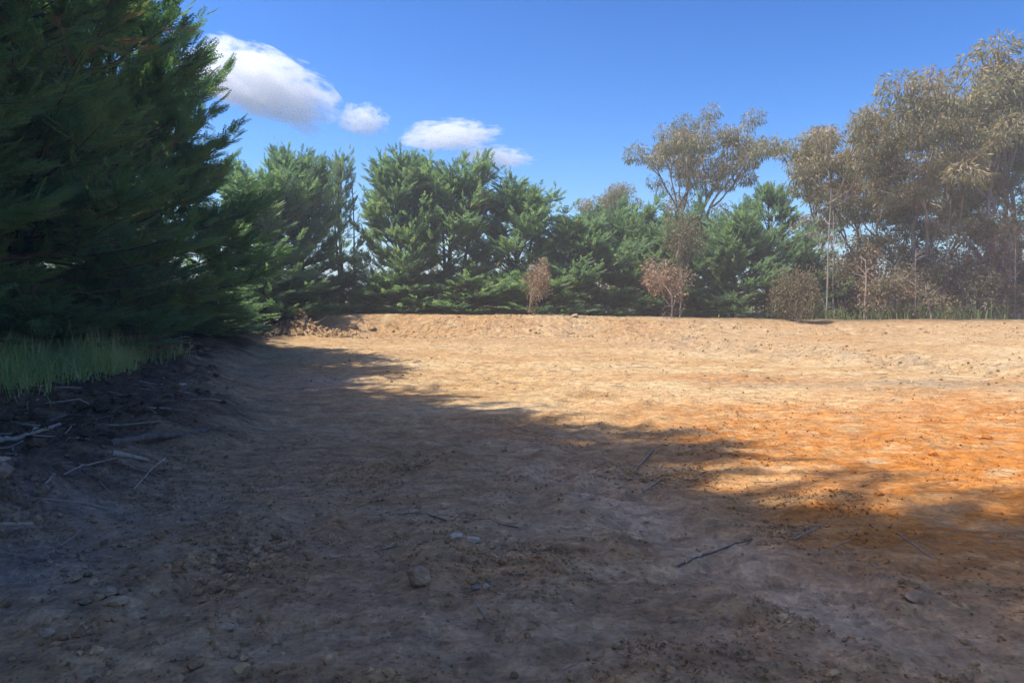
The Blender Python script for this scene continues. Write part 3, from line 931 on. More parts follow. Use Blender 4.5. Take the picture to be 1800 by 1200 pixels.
GUM_BROAD = gum("gum_broad", 13, 0.9, 31, clear=0.30, forks=(4, 3, 3), per_clump=330, clump=0.92, r0=.22, leaf=.25, n_mid=1, flat=.55)
GUM_TALL = gum("gum_tall", 13, 0.75, 32, clear=0.17, forks=(3, 3, 3), per_clump=300, clump=0.82, r0=.15, leaf=.24, n_mid=1, flat=.55)
GUM_BIG = gum("gum_big", 15, 0.95, 33, clear=0.20, forks=(4, 3, 3), per_clump=340, clump=1.0, r0=.26, lean=(-.12, 0), leaf=.26, n_mid=1, flat=.5)
GUM_SLIM = gum("gum_slim", 11, 0.6, 34, clear=0.30, forks=(3, 2, 3), per_clump=270, clump=0.8, r0=.10, wig=.09, leaf=.24, n_mid=1, flat=.55)
gums = [  # px, distance, top row, mesh, turn, width, label
    (1212, 53.0, 190, GUM_BROAD, 2.6, 0.78, "tall broad-crowned gum rising behind the cypresses at centre right"),
    (1050, 60.0, 326, GUM_TALL, 0.0, 0.8, "distant gum crown just showing above the low cypresses"),
    (1412, 45.0, 203, GUM_TALL, 0.15, 0.95, "tall slender gum standing alone left of the right-hand grove"),
    (1535, 47.0, 252, GUM_TALL, 4.0, 0.95, "mid-height gum right beside the tall slender one"),
    (1612, 45.0, 158, GUM_TALL, 5.4, 1.05, "gum whose flat top tuft juts into the sky left of the biggest gum"),
    (1735, 45.0, 108, GUM_BIG, 0.2, 0.85, "biggest gum on the right with pale forking branches and a thick dark trunk"),
    (1815, 47.0, 88, GUM_TALL, 3.1, 1.1, "gum cut off by the right edge of the picture, highest of all"),
    (1578, 51.0, 255, GUM_SLIM, 0.9, 1.0, "thin-stemmed gum in the second rank between two taller gums"),
    (1668, 50.0, 225, GUM_SLIM, 2.7, 1.1, "thin-stemmed gum in the second rank behind the biggest gum's left limbs"),
    (1492, 52.0, 285, GUM_SLIM, 4.4, 1.0, "thin-stemmed gum in the second rank behind the tall slender gum"),
    (1790, 48.5, 320, GUM_SLIM, 0.3, 1.8, "short bushy gum right of the biggest gum near the picture's edge"),
    (1508, 49.0, 350, GUM_SLIM, 3.5, 1.3, "short bushy gum filling the gap right of the slender gum"),
    (1600, 49.0, 340, GUM_SLIM, 1.9, 1.3, "short bushy gum below the flat-tufted gum's crown"),
]
for px, Y, top, (ms, h0), rz, wf, lab in gums:
    p = at(px, top, Y)
    zb = float(gz(p.x, Y)) - 0.05
    s = (p.z - zb) / h0
    plant_tree("gum_tree", ms, (M_BARK_GUM, M_GUM), (p.x, Y, zb), rz, (wf * s, wf * s, s), lab, group="gum trees behind the bank")

SAP_RED = gum("red_sapling", 3.2, 0.9, 41, clear=0.22, forks=(4, 3), levels=2, leaf=0.11, per_clump=130, clump=0.45, r0=.045, hang=.4, stems=1, wig=.1, flat=.9, leaf_t=LEAF_WIDE)
SAP_TALL = gum("grey_sapling", 5.0, 0.8, 42, clear=0.30, forks=(4, 3), levels=2, leaf=0.12, per_clump=170, clump=0.6, r0=.05, hang=.5, wig=.1, flat=.9, leaf_t=LEAF_WIDE)
BUSH = gum("round_bush", 2.6, 1.25, 43, clear=0.08, forks=(5, 3), levels=2, leaf=0.13, per_clump=140, clump=0.55, r0=.04, hang=.3, stems=2, wig=.1, flat=.95, leaf_t=LEAF_WIDE)
UNDER = gum("understorey_sapling", 4.2, 0.75, 44, clear=0.22, forks=(3, 3), levels=2, leaf=0.16, per_clump=110, clump=0.62, r0=.035, hang=.5, stems=2, wig=.1, flat=.95, leaf_t=LEAF_WIDE)
saps = [
    (930, 37.8, 450, SAP_RED, M_GUM_RED, 0.3, 0.8, "small red-brown leaved sapling on the bank, nearest the picture centre", "sapling"),
    (1180, 37.8, 448, SAP_RED, M_GUM_RED, 2.2, 1.15, "wider red-brown sapling with forked pale stem on the bank right of centre", "sapling"),
    (1195, 40.5, 358, SAP_TALL, M_SHRUB, 1.2, 0.95, "tall thin grey-brown sapling right behind the wider red sapling", "sapling"),
    (1396, 38.0, 462, BUSH, M_SHRUB, 0.5, 0.68, "round grey-brown bush at the foot of the slender gum", "bush"),
    (1485, 41.0, 450, UNDER, M_SHRUB, 0.9, 1.0, "brown leafy sapling leaning below the slender gum, leftmost of the undergrowth", "sapling"),
    (1535, 42.5, 425, UNDER, M_GUM_RED, 2.0, 1.0, "rust-tinted sapling in the undergrowth with a straight pale pole stem", "sapling"),
    (1580, 40.5, 462, UNDER, M_SHRUB, 3.2, 0.95, "low brown sapling in the undergrowth above the green weeds", "sapling"),
    (1625, 43.0, 430, UNDER, M_SHRUB, 4.4, 1.0, "brown sapling in the undergrowth left of the leaning pale stem", "sapling"),
    (1680, 42.0, 440, UNDER, M_SHRUB, 5.3, 1.1, "brown sapling in the undergrowth left of the thick dark trunk", "sapling"),
    (1740, 41.0, 470, UNDER, M_SHRUB, 0.1, 1.0, "low sapling hiding the foot of the biggest gum", "sapling"),
    (1790, 42.5, 380, UNDER, M_GUM_RED, 1.5, 1.1, "tall rust-tinted sapling at the right edge of the picture", "sapling"),
    (1510, 44.0, 395, UNDER, M_SHRUB, 3.9, 1.2, "tall brown sapling between the slender gum and its neighbour", "sapling"),
    (1562, 45.0, 400, UNDER, M_SHRUB, 5.9, 1.3, "tall brown sapling behind the rust-tinted pole sapling", "sapling"),
    (1605, 41.5, 475, UNDER, M_GUM_RED, 0.6, 1.0, "low rust-tinted sapling behind the green weeds", "sapling"),
    (1650, 45.5, 395, UNDER, M_SHRUB, 1.9, 1.3, "tall brown sapling left of the biggest gum", "sapling"),
    (1705, 44.5, 410, UNDER, M_GUM_RED, 3.6, 1.2, "tall rust-tinted sapling against the biggest gum's trunk", "sapling"),
    (1765, 44.5, 420, UNDER, M_SHRUB, 4.9, 1.2, "brown sapling right of the biggest gum's trunk", "sapling"),
    (1440, 46.5, 430, UNDER, M_SHRUB, 2.9, .8, "dim sapling behind the round grey-brown bush", "sapling"),
]
mat_copy = {}
for px, Y, top, (ms, h0), mt, rz, wf, lab, cat in saps:
    p = at(px, top, Y)
    zb = float(gz(p.x, Y)) - 0.03
    s = (p.z - zb) / h0
    key = (ms[1].name, mt.name)
    if len(ms[1].materials) and ms[1].materials[0] is not mt:
        if key not in mat_copy:
            c = ms[1].copy(); c.materials.clear(); mat_copy[key] = c
        ms = [ms[0], mat_copy[key]] + list(ms[2:])
    plant_tree("bush" if cat == "bush" else "sapling", ms, (M_TWIG, mt), (p.x, Y, zb), rz, (wf, wf, s), lab, cat=cat, group="undergrowth along the bank")


def pole(px, Y, top, lean, rad, seed, mat, label):
    r = np.random.default_rng(seed)
    p = at(px, top, Y)
    zb = float(gz(p.x, Y)) - .1
    H = p.z - zb
    e = empty("gum_pole", (p.x, Y, zb))
    def c(t): return np.array([lean * H * t + .05 * math.sin(t * 7 + seed) * t, .04 * math.sin(t * 5 + seed), H * t])
    b = Bag(); b.tube([c(t) for t in np.linspace(0, 1, 10)], np.linspace(rad, rad * .35, 10), 7, rough=.08)
    link("trunk", b.mesh("pole_trunk"), mat, e)
    b = Bag()
    for k in range(9):
        t = r.uniform(.35, .98); a = r.uniform(0, 6.28); L = r.uniform(.25, .8)
        q = c(t); d = np.array([math.cos(a), math.sin(a), r.uniform(.2, 1.0)])
        b.tube([q, q + d * L * .5 + r.normal(0, .03, 3), q + d * L], [rad * .4, rad * .25, .006], 4, cap=False)
    o = link("twigs", b.mesh("pole_twigs"), mat, e); o["kind"] = "stuff"
    tag(e, label, "sapling", "bare pale poles in front of the gums")


pole(1457, 40.5, 330, .01, .055, 1, M_BARK_GUM, "straight pale bare pole at the foot of the slender gum")
pole(1468, 41.5, 370, -.02, .045, 2, M_BARK_GUM, "second thin pale pole just right of the straight one")
pole(1521, 40.2, 455, .015, .05, 3, M_STICK_PALE, "short tan pole left of the green weeds")
pole(1580, 40.4, 470, -.01, .035, 4, M_BARK_GUM, "thin short pole above the green weeds")
pole(1611, 40.0, 440, .0, .05, 5, M_BARK_GUM, "grey pole in the middle of the right-hand undergrowth")
pole(1640, 40.3, 500, -.22, .06, 6, M_STICK_PALE, "leaning tan stem in the right-hand undergrowth")
pole(1663, 42.0, 350, .03, .05, 7, M_BARK_GUM, "tall thin pole left of the biggest gum's trunk")
pole(1788, 41.0, 420, -.03, .05, 8, M_BARK_GUM, "pale pole near the right edge of the picture")
pole(596, 43.0, 300, .01, .07, 9, M_BARK_CY, "dark bare pole left of the narrow sky gap")
pole(622, 44.0, 310, -.01, .07, 10, M_BARK_CY, "dark bare pole inside the narrow sky gap")

# ------------------------------------------------------------------ far woodland closing the skyline
def build_woodland():
    r = np.random.default_rng(57)
    b = Bag()
    n = 26000
    x = r.uniform(-95, 110, n); y = r.uniform(72, 84, n)
    top = 4.0 + 1.6 * fbm(x * .12, x * 0, 3, 301) + 1.0 * fbm(x * .7, y * .3, 3, 302)
    z = gz(x, y) + top * r.random(n) ** .8
    P = np.stack([x, y, z], 1)
    D = unit(r.normal(size=(n, 3)) + np.array([0, 0, .5]))
    b.scatter(LEAF_WIDE[0], LEAF_WIDE[1], P, frames_from(D, r.normal(size=P.shape)), r.uniform(.5, 1.1, n), np.clip(.4 + r.normal(0, .2, n), 0, 1))
    o = link("woodland", b.mesh("woodland"), M_GUM)
    tag(o, "far belt of scrub and trees glimpsed behind the row", "woodland", kind="stuff")


build_woodland()

# ------------------------------------------------------------------ grass, weeds
def build_grass():
    r = np.random.default_rng(77)
    def tufts(n, x0, x1, y0, y1, edge):
        x = r.uniform(x0, x1, n); y = r.uniform(y0, y1, n)
        k = edge(x, y) > r.random(n)
        return x[k], y[k]
    def blades(bag, x, y, h, w, lean, var):
        n = len(x)
        az = r.uniform(0, 6.28, n); la = r.uniform(.15, 1, n) * lean
        d = np.stack([np.cos(az), np.sin(az), 0 * az], 1)
        s = np.stack([-np.sin(az), np.cos(az), 0 * az], 1)
        p0 = np.stack([x, y, gz(x, y) - .02], 1)
        V = np.empty((n, 7, 3))
        for k, t in enumerate((0, .4, .75)):
            c = p0 + d * (la * h * t * t)[:, None] + np.array([0, 0, 1.0]) * (h * (t - 0.32 * la * t * t))[:, None]
            ww = (w * (1 - t * .55))[:, None]
            V[:, 2 * k] = c - s * ww; V[:, 2 * k + 1] = c + s * ww
        V[:, 6] = p0 + d * (la * h)[:, None] + np.array([0, 0, 1.0]) * (h * (1 - .32 * la))[:, None]
        T = np.array([(0, 1, 3), (0, 3, 2), (2, 3, 5), (2, 5, 4), (4, 5, 6)])
        T = T[None] + (np.arange(n) * 7)[:, None, None]
        bag.add(V.reshape(-1, 3), T.reshape(-1, 3), np.repeat(var, 7))
    def edge(x, y):
        lim = -6.3 - 0.17 * (y - 10) + 0.35 * fbm(y * .9, y * 0 + .5, 3, 81) + 0.25 * fbm(x * 2, y * 2, 2, 82)
        e = sstep(0, .5, lim - x) * (1 - sstep(15.5, 18.0, y + 1.2 * fbm(x, y, 2, 83)))
        return e * np.clip(.62 + .6 * fbm(x * .9, y * .9, 3, 84), .12, 1)
    b = Bag()
    x, y = tufts(30000, -12.2, -5.9, 8.0, 20.0, edge)
    n = len(x)
    hh = (0.58 + .22 * fbm(x * .7, y * .7, 3, 85)) * r.uniform(.55, 1.25, n) * (0.75 + .35 * sstep(-7.4, -9, x))
    blades(b, x, y, np.clip(hh, .15, 1.1), r.uniform(.006, .011, n), 1.15, np.clip(.55 + .25 * fbm(x * 1.6, y * 1.6, 2, 86) + r.normal(0, .2, n), 0, 1))
    # seed stalks
    x, y = tufts(500, -11.5, -7.6, 9.0, 18.5, edge)
    n = len(x)
    blades(b, x, y, r.uniform(.75, 1.15, n), np.full(n, .005), .35, np.full(n, .95))
    o = link("grass", b.mesh("grass"), M_GRASS)
    tag(o, "tall green grass growing under the shaded cypresses at left", "grass", kind="stuff")
    # weeds below the gums
    b = Bag()
    n = 200
    x = np.concatenate([r.normal(20.5, 1.3, n), r.normal(24, 1.6, n), r.normal(17.2, .8, n // 3), r.uniform(-6, 30, n // 5)])
    y = np.concatenate([r.normal(40.2, .7, n), r.normal(40.6, .8, n), r.normal(40, .5, n // 3), r.uniform(39, 43, n // 5)])
    m = len(x)
    h = np.concatenate([r.uniform(.1, 1.3, n), r.uniform(.1, 1.2, n), r.uniform(.3, .9, n // 3), r.uniform(.2, .5, n // 5)])
    blades(b, x, y, h, r.uniform(.018, .04, m), .9, np.clip(.5 + r.normal(0, .2, m), 0, 1))
    o = link("weeds", b.mesh("weeds"), M_WEED)
    tag(o, "yellow-green weeds at the foot of the gums beyond the bank", "weeds", kind="stuff")


build_grass()

# ------------------------------------------------------------------ clods, stones
ICO = None


def ico(sub=1):
    p = (1 + 5 ** .5) / 2
    v = [(-1, p, 0), (1, p, 0), (-1, -p, 0), (1, -p, 0), (0, -1, p), (0, 1, p), (0, -1, -p), (0, 1, -p), (p, 0, -1), (p, 0, 1), (-p, 0, -1), (-p, 0, 1)]
    t = [(0, 11, 5), (0, 5, 1), (0, 1, 7), (0, 7, 10), (0, 10, 11), (1, 5, 9), (5, 11, 4), (11, 10, 2), (10, 7, 6), (7, 1, 8), (3, 9, 4), (3, 4, 2), (3, 2, 6), (3, 6, 8), (3, 8, 9), (4, 9, 5), (2, 4, 11), (6, 2, 10), (8, 6, 7), (9, 8, 1)]
    v = [unit(np.array(q, float)) for q in v]
    for s in range(sub):
        mid, nt_ = {}, []
        def m(a, b):
            k = (min(a, b), max(a, b))
            if k not in mid:
                mid[k] = len(v); v.append(unit(v[a] + v[b]))
            return mid[k]
        for a, b, c in t:
            x, y, z = m(a, b), m(b, c), m(c, a)
            nt_ += [(a, x, z), (b, y, x), (c, z, y), (x, y, z)]
        t = nt_
    return np.array(v), np.array(t)


def build_clods():
    r = np.random.default_rng(99)
    iv, it = ico(0)
    ov = np.array([(1, 0, 0), (-1, 0, 0), (0, 1, 0), (0, -1, 0), (0, 0, 1), (0, 0, -1)], float)
    ot = np.array([(0, 2, 4), (2, 1, 4), (1, 3, 4), (3, 0, 4), (2, 0, 5), (1, 2, 5), (3, 1, 5), (0, 3, 5)])
    big = [(iv * (1 + r.uniform(-.34, .28, (12, 1))) * np.array([1, r.uniform(.65, 1), r.uniform(.5, .8)]), it) for k in range(4)]
    small = [(ov * (1 + r.uniform(-.35, .3, (6, 1))) * np.array([1, r.uniform(.6, 1), r.uniform(.5, .9)]) + r.normal(0, .14, (6, 3)), ot) for k in range(4)]
    xs, ys, ss = [], [], []
    def area(n, x0, x1, y0, y1, s0, s1, dens, pw=1.7):
        x = r.uniform(x0, x1, n); y = y0 * (y1 / y0) ** r.random(n)
        k = dens(x, y) > r.random(n)
        xs.append(x[k]); ys.append(y[k]); ss.append(s0 * (s1 / s0) ** (r.random(k.sum()) ** pw))
    patch = lambda x, y: sstep(-.15, .6, fbm(x * 1.1, y * 1.1, 4, 201))
    fine = lambda x, y: sstep(-.3, .5, fbm(x * 3.1, y * 3.1, 3, 202))
    area(95000, -3.8, 3.0, 2.6, 8.0, .006, .020, lambda x, y: (.12 + .88 * patch(x, y)) * (.3 + .7 * fine(x, y)), 2.2)
    area(7000, -4.2, 2.6, 2.6, 9.5, .014, .040, lambda x, y: .06 + .94 * patch(x, y) ** 2, 2.4)
    area(14000, -9, -2.2, 3.0, 17, .014, .060, lambda x, y: np.clip(left_mask(x + .6, y), 0, 1) * (.3 + .7 * fine(x, y)))
    area(900, -8.6, -3, 4.0, 17, .05, .13, lambda x, y: np.clip(left_mask(x + .3, y), 0, 1) * (.2 + .8 * patch(x, y)), 1.4)
    area(6000, -4.5, -1.2, 2.8, 5.6, .008, .045, lambda x, y: .2 + .8 * patch(x, y), 2.0)
    area(20000, 0.5, 9.5, 4, 15, .008, .026, lambda x, y: (.1 + .9 * patch(x, y)) * (.3 + .7 * fine(x, y)), 2.0)
    area(5000, -7, 20, 14, 34, .012, .05, lambda x, y: .1 + .9 * patch(x, y) ** 2, 2.2)
    area(2600, -12, 26, 33.3, 36.6, .02, .09, lambda x, y: .2 + .8 * patch(x, y), 2.2)
    area(900, -11.6, -7.2, 33.4, 35.4, .03, .15, lambda x, y: np.ones_like(x), 2.0)
    def step_d(x, y): return np.exp(-(seg_dist(x, y, STEP)[0] / 0.8) ** 2)
    area(5000, 3, 16, 14, 33, .015, .055, step_d)
    x, y, s = map(np.concatenate, (xs, ys, ss))
    d, _ = seg_dist(x, y, RUT)
    k = (d > 0.34) | (r.random(len(d)) < .4)
    x, y, s = x[k], y[k], s[k]
    P = np.stack([x, y, gz(x, y) + s * .22], 1)
    c = gcol(x, y) * (r.uniform(.72, 1.3, (len(x), 1)) ** 1.0)
    fr = frames_from(unit(r.normal(0, .35, (len(x), 3)) + np.array([0, 0, 1.])), r.normal(size=(len(x), 3)))
    b = Bag(); cols = []
    pick = r.integers(0, 4, len(x)) + np.where(s > .024, 4, 0)
    for q, (tv, tt) in enumerate(small + big):
        w = pick == q
        b.scatter(tv, tt, P[w], fr[w], s[w], np.full(w.sum(), .5))
        cols.append(np.repeat(c[w], len(tv), axis=0))
    o = link("soil_crumbs", b.mesh("soil_crumbs", col=np.concatenate(cols)), M_SOIL)
    tag(o, "loose crumbs of earth and gravel strewn over the graded ground", "soil", kind="stuff")
    print("clods", len(x), "tris", sum(len(t) for t in b.T))


build_clods()


def lump(name, px, py, w, h, dep, seed, col, label, cat="stone", group=None, sink=.25, rz=0.0, jag=.25):
    r = np.random.default_rng(seed)
    v, t = ico(2)
    n = np.array([mnoise.fractal(Vector(q) * 1.3 + Vector((seed * 3.1, 0, 0)), 1.0, 2.0, 3) for q in v])
    v = v * (1 + jag * n)[:, None]
    for k in range(7):                                   # broken facets
        d = unit(r.normal(size=3)); lim = r.uniform(.62, .9)
        q = v @ d
        v = v - np.clip(q - lim, 0, None)[:, None] * d * .9
    v = v * np.array([w, dep, h]) * .5
    g = on_ground(px, py)
    me = mesh_arrays(name, v, t, col=np.tile(np.array(col), (len(v), 1)) * (1 + .15 * n[:, None]), var=None)
    o = link(name, me, M_SOIL, None, (g[0], g[1], g[2] + h * (.5 - sink)), rz)
    return tag(o, label, cat, group)


lump("stone", 736, 1026, .145, .125, .12, 1, (.40, .25, .15), "rounded brown stone alone on the shaded ground below the picture centre", jag=.35, sink=.2)
lump("earth_clod", 803, 945, .105, .055, .08, 2, (.60, .46, .33), "pale broken clod above the brown stone, left piece of a pair", "clod", rz=.4)
lump("earth_clod", 832, 951, .10, .045, .07, 3, (.60, .46, .33), "pale flat clod above the brown stone, right piece of a pair", "clod", rz=-.3)
lump("pebble", 854, 1033, .045, .03, .035, 4, (.46, .40, .32), "small pale tan pebble right of the brown stone", "pebble")
lump("pebble", 835, 1037, .05, .035, .04, 5, (.36, .32, .29), "small blue-grey pebble right of the brown stone", "pebble")
lump("earth_clod", 1185, 1092, .05, .03, .04, 6, (.33, .21, .13), "small dark clod left of the churned pale trail", "clod")
lump("earth_clod", 1610, 1056, .13, .085, .11, 7, (.45, .28, .16), "dark brown clod bedded in the churned pale trail at right", "clod", sink=.35)
lump("earth_clod", 190, 1045, .11, .06, .09, 8, (.44, .30, .19), "pale grey clod topmost of the rubble in the bottom left corner", "clod")
lump("earth_clod", 150, 1062, .06, .04, .05, 9, (.44, .30, .19), "small pale grey clod left of the topmost rubble clod", "clod")
lump("earth_clod", 205, 1062, .13, .055, .09, 10, (.42, .28, .17), "brownish flat clod just below the topmost rubble clod", "clod")
lump("earth_clod", 105, 1085, .10, .06, .08, 11, (.44, .30, .19), "grey clod near the left edge in the corner rubble", "clod")
lump("earth_clod", 85, 1118, .08, .05, .07, 12, (.44, .30, .19), "lowest grey clod of the corner rubble by the left edge", "clod")
lump("earth_clod", 240, 1085, .09, .05, .07, 13, (.42, .28, .17), "brown-grey clod at the right side of the corner rubble", "clod")
lump("earth_clod", 400, 1105, .08, .04, .06, 14, (.44, .30, .19), "grey clod halfway between the corner rubble and the brown stone", "clod")
lump("earth_clod", 485, 1130, .07, .035, .05, 15, (.44, .30, .19), "low grey-brown clod at the bottom left of centre", "clod")
lump("earth_clod", 1545, 870, .09, .05, .08, 16, (.50, .20, .05), "dark orange clod beside the shadow edge on the orange soil", "clod")
lump("earth_clod", 1640, 800, .11, .06, .09, 17, (.52, .20, .05), "orange clod in the sunlit rough patch at right", "clod")
lump("earth_clod", 1735, 770, .14, .07, .11, 18, (.52, .20, .05), "large orange clod in the sunlit rough patch nearest the right edge", "clod")
lump("earth_clod", 620, 575, .45, .28, .35, 19, (.36, .24, .14), "tan clod on the bank face right of the spoil heap", "clod")
lump("earth_clod", 655, 580, .34, .20, .3, 20, (.34, .23, .14), "second tan clod on the bank face right of the spoil heap", "clod")
lump("earth_clod", 1011, 557, .35, .2, .3, 21, (.45, .36, .26), "lone pale clod on top of the bank at centre", "clod")
lump("stone", 322, 678, .14, .06, .1, 22, (.62, .58, .52), "small whitish stone on the dark topsoil beside the grass", "stone")


# ------------------------------------------------------------------ sticks and branches
def stick(name, pts_px, r0, r1, mat, label, seed, lift=0.5, cat="stick", forks=0, wob=.02, Ys=None, kink=0):
    """a stick laid through photo pixels on the ground"""
    r = np.random.default_rng(seed)
    P = [on_ground(*p) for p in pts_px]
    pts = []
    n = 9
    tt = np.linspace(0, 1, n * (len(P) - 1) + 1)
    for t in tt:
        k = min(int(t * (len(P) - 1)), len(P) - 2)
        f = t * (len(P) - 1) - k
        pts.append(P[k] * (1 - f) + P[k + 1] * f)
    pts = np.array(pts)
    L = float(np.linalg.norm(pts[-1] - pts[0]))
    nz = np.cumsum(r.normal(0, 1, pts.shape), 0); nz -= np.linspace(0, 1, len(pts))[:, None] * nz[-1]
    pts = pts + nz * wob * L * .12
    base = pts[0].copy()
    gl = gz(pts[:, 0], pts[:, 1])
    zl = np.interp(np.linspace(0, 1, len(pts)), [0, 1], [gl[0], gl[-1]]) + r0 * lift
    pts[:, 2] = np.maximum(zl, gl - r0 * .3) + nz[:, 2] * 0
    rad = np.linspace(r0, r1, len(pts)) * (1 + .12 * r.normal(size=len(pts)))
    e = empty(name, base)
    b = Bag(); b.tube(pts - base, np.abs(rad), 8, rough=.10)
    link("stem", b.mesh(name + "_stem", smooth=False), mat, e)
    for k in range(forks):
        q = r.integers(len(pts) // 4, len(pts) - 2)
        d = unit(pts[q + 1] - pts[q]); s = unit(np.cross(d, [0, 0, 1])) * r.choice([-1, 1])
        l = L * r.uniform(.12, .3)
        fp = np.array([pts[q] + (d * .7 + s * .6) * l * t + np.array([0, 0, .25 * l * t]) for t in np.linspace(0, 1, 5)])
        fb = Bag(); fb.tube(fp - base, np.linspace(rad[q] * .6, rad[q] * .2, 5), 6, rough=.1)
        link("side_twig", fb.mesh(name + "_twig"), mat, e)
    return tag(e, label, cat)


stick("fallen_branch", [(-12, 780), (40, 768), (105, 749)], .038, .020, M_STICK_PALE, "pale bare branch lying on dark topsoil at the left edge", 1, forks=2)
stick("stick", [(40, 747), (92, 752)], .012, .008, M_STICK_PALE, "thin pale stick lying above the pale bare branch at left", 2)
stick("wood_offcut", [(-20, 816), (15, 816)], .045, .042, M_STICK_PALE, "short pale cut stub poking in at the left edge", 3, cat="stick")
stick("stick", [(-15, 925), (58, 923)], .014, .010, M_STICK_PALE, "straight thin pale stick at the left edge above the corner rubble", 4, wob=.005)
stick("fallen_log", [(195, 781), (270, 776), (330, 762), (395, 751)], .048, .022, M_STICK_DARK, "long dark half-buried log on the topsoil at left", 5, lift=.15, forks=1)
stick("stick", [(198, 800), (228, 805), (262, 812)], .030, .018, M_STICK_PALE, "short pale broken stick just below the dark log", 6, lift=.6)
stick("grass_stalk", [(290, 813), (270, 832), (236, 868)], .010, .004, M_STICK_PALE, "pale straight stalk slanting down below the dark log", 7, lift=4)
stick("stick", [(85, 742), (120, 732), (160, 733)], .020, .010, M_STICK_DARK, "curved dark twig above the pale branch at left", 8)
stick("stick", [(205, 742), (255, 738)], .012, .008, M_STICK_DARK, "thin dark stick above the long dark log", 9)
stick("stick", [(80, 852), (140, 825), (205, 806)], .010, .005, M_TWIG, "thin trailing twig left of the pale broken stick", 10)
stick("stick", [(1192, 998), (1240, 978), (1322, 949)], .008, .005, M_STICK_DARK, "grey crooked stick lying across the pale churned trail", 11, lift=1.2, forks=1)
stick("stick", [(1396, 950), (1440, 928), (1488, 907)], .006, .003, M_TWIG, "slender tan twig in the shade on the orange soil", 12, lift=1.5)
stick("stick", [(1430, 975), (1508, 944)], .004, .002, M_TWIG, "fainter tan twig below the slender twig on the orange soil", 13, lift=1.5)
stick("stick", [(1130, 867), (1160, 845)], .008, .005, M_TWIG, "short tan twig at the shadow edge in the middle", 14, lift=1.5)
stick("stick", [(1115, 832), (1150, 790), (1165, 782)], .007, .004, M_TWIG, "bent twig standing at the sunlit edge of the shade", 15, lift=3)
stick("stick", [(690, 905), (752, 903), (785, 916)], .008, .006, M_STICK_DARK, "thin dark stick above the pale clod pair", 16)
stick("stick", [(790, 908), (860, 912), (912, 928)], .006, .004, M_STICK_DARK, "thin dark root right of the pale clod pair", 17)
stick("stick", [(660, 970), (700, 960)], .007, .004, M_STICK_DARK, "small dark twig left of the brown stone", 18)
stick("stick", [(838, 1065), (858, 1095)], .006, .003, M_TWIG, "short pale twig below the tan pebble", 19, lift=2)
stick("stick", [(1580, 940), (1640, 985)], .006, .003, M_TWIG, "thin curved twig in the shade near the right edge", 20, lift=2)
stick("stick", [(447, 574), (468, 566), (492, 556)], .10, .05, M_STICK_PALE, "pale root stump end sticking out of the spoil heap", 21, lift=1.2)
stick("stick", [(535, 576), (552, 566)], .06, .04, M_STICK_DARK, "dark root poking from the spoil heap's right side", 22, lift=1.2)
stick("stick", [(556, 572), (578, 558)], .03, .015, M_TWIG, "thin root standing right of the spoil heap", 23, lift=4)


# cut boughs dumped against the trees behind the grass
def brush_heap():
    r = np.random.default_rng(8)
    c = at(258, 588, 19.5); c = np.array([c.x, c.y, float(gz(c.x, c.y))])
    e = empty("brush_heap", c)
    for k in range(16):
        a = r.uniform(-.5, .5) + (0 if k % 2 else math.pi)
        L = r.uniform(.6, 1.5)
        p = np.array([r.uniform(-.55, .55), r.uniform(-.3, .3), r.uniform(.02, .35)])
        d = unit(np.array([math.cos(a), math.sin(a) * .4, r.uniform(-.12, .28)]))
        pts = np.array([p + d * L * (t - .5) + np.array([0, 0, max(0, .25 - p[2])]) + r.normal(0, .015, 3) for t in np.linspace(0, 1, 6)])
        pts[:, 2] = np.maximum(pts[:, 2], .02)
        b = Bag(); b.tube(pts, np.linspace(.028, .012, 6) * r.uniform(.6, 1.2), 6, rough=.1)
        link("branch", b.mesh("brush_branch"), M_STICK_PALE if k in (3, 9) else M_TWIG, e)
    b = Bag()
    n = 900
    P = np.stack([r.normal(0, .6, n), r.normal(0, .35, n), np.abs(r.normal(0, .22, n))], 1)
    P[:, 2] *= np.exp(-(P[:, 0] / .8) ** 2)
    D = unit(r.normal(size=(n, 3)) * np.array([1, .5, .5]))
    b.scatter(LEAF[0], LEAF[1], P, frames_from(D, r.normal(size=P.shape)), r.uniform(.1, .25, n), np.clip(.6 + r.normal(0, .2, n), 0, 1))
    o = link("dead_leaves", b.mesh("brush_leaves"), M_GUM_RED, e)
    o["kind"] = "stuff"
    tag(e, "heap of cut brown boughs behind the tall grass at left", "brush heap")


brush_heap()


def build_litter():
    r = np.random.default_rng(123)
    b = Bag()
    def lay(n, x0, x1, y0, y1, l0, l1, rad):
        x = r.uniform(x0, x1, n); y = y0 * (y1 / y0) ** r.random(n)
        for q in range(n):
            a = r.uniform(0, 6.28); L = l0 * (l1 / l0) ** r.random()
            t = np.linspace(-.5, .5, 4)
            px = x[q] + np.cos(a) * L * t + r.normal(0, .03 * L, 4); py = y[q] + np.sin(a) * L * t + r.normal(0, .03 * L, 4)
            b.tube(np.stack([px, py, gz(px, py) + rad * .7 + .004], 1), np.linspace(rad, rad * .4, 4), 3, cap=False, a=r.random())
    lay(420, -4, 3, 2.7, 8, .04, .28, .0022)
    lay(380, -8.5, -2.5, 3.5, 16, .1, .7, .004)
    lay(150, -8.3, -3.4, 5, 15, .3, 1.3, .011)
    lay(300, .5, 8, 5, 15, .08, .5, .003)
    lay(260, -7, 14, 14, 34, .2, .9, .008)
    lay(220, -11.5, 10, 33.4, 37, .2, .9, .014)
    o = link("twig_litter", b.mesh("twig_litter"), M_TWIG)
    tag(o, "fine dry twigs and straw littering the graded ground", "twigs", kind="stuff")


build_litter()


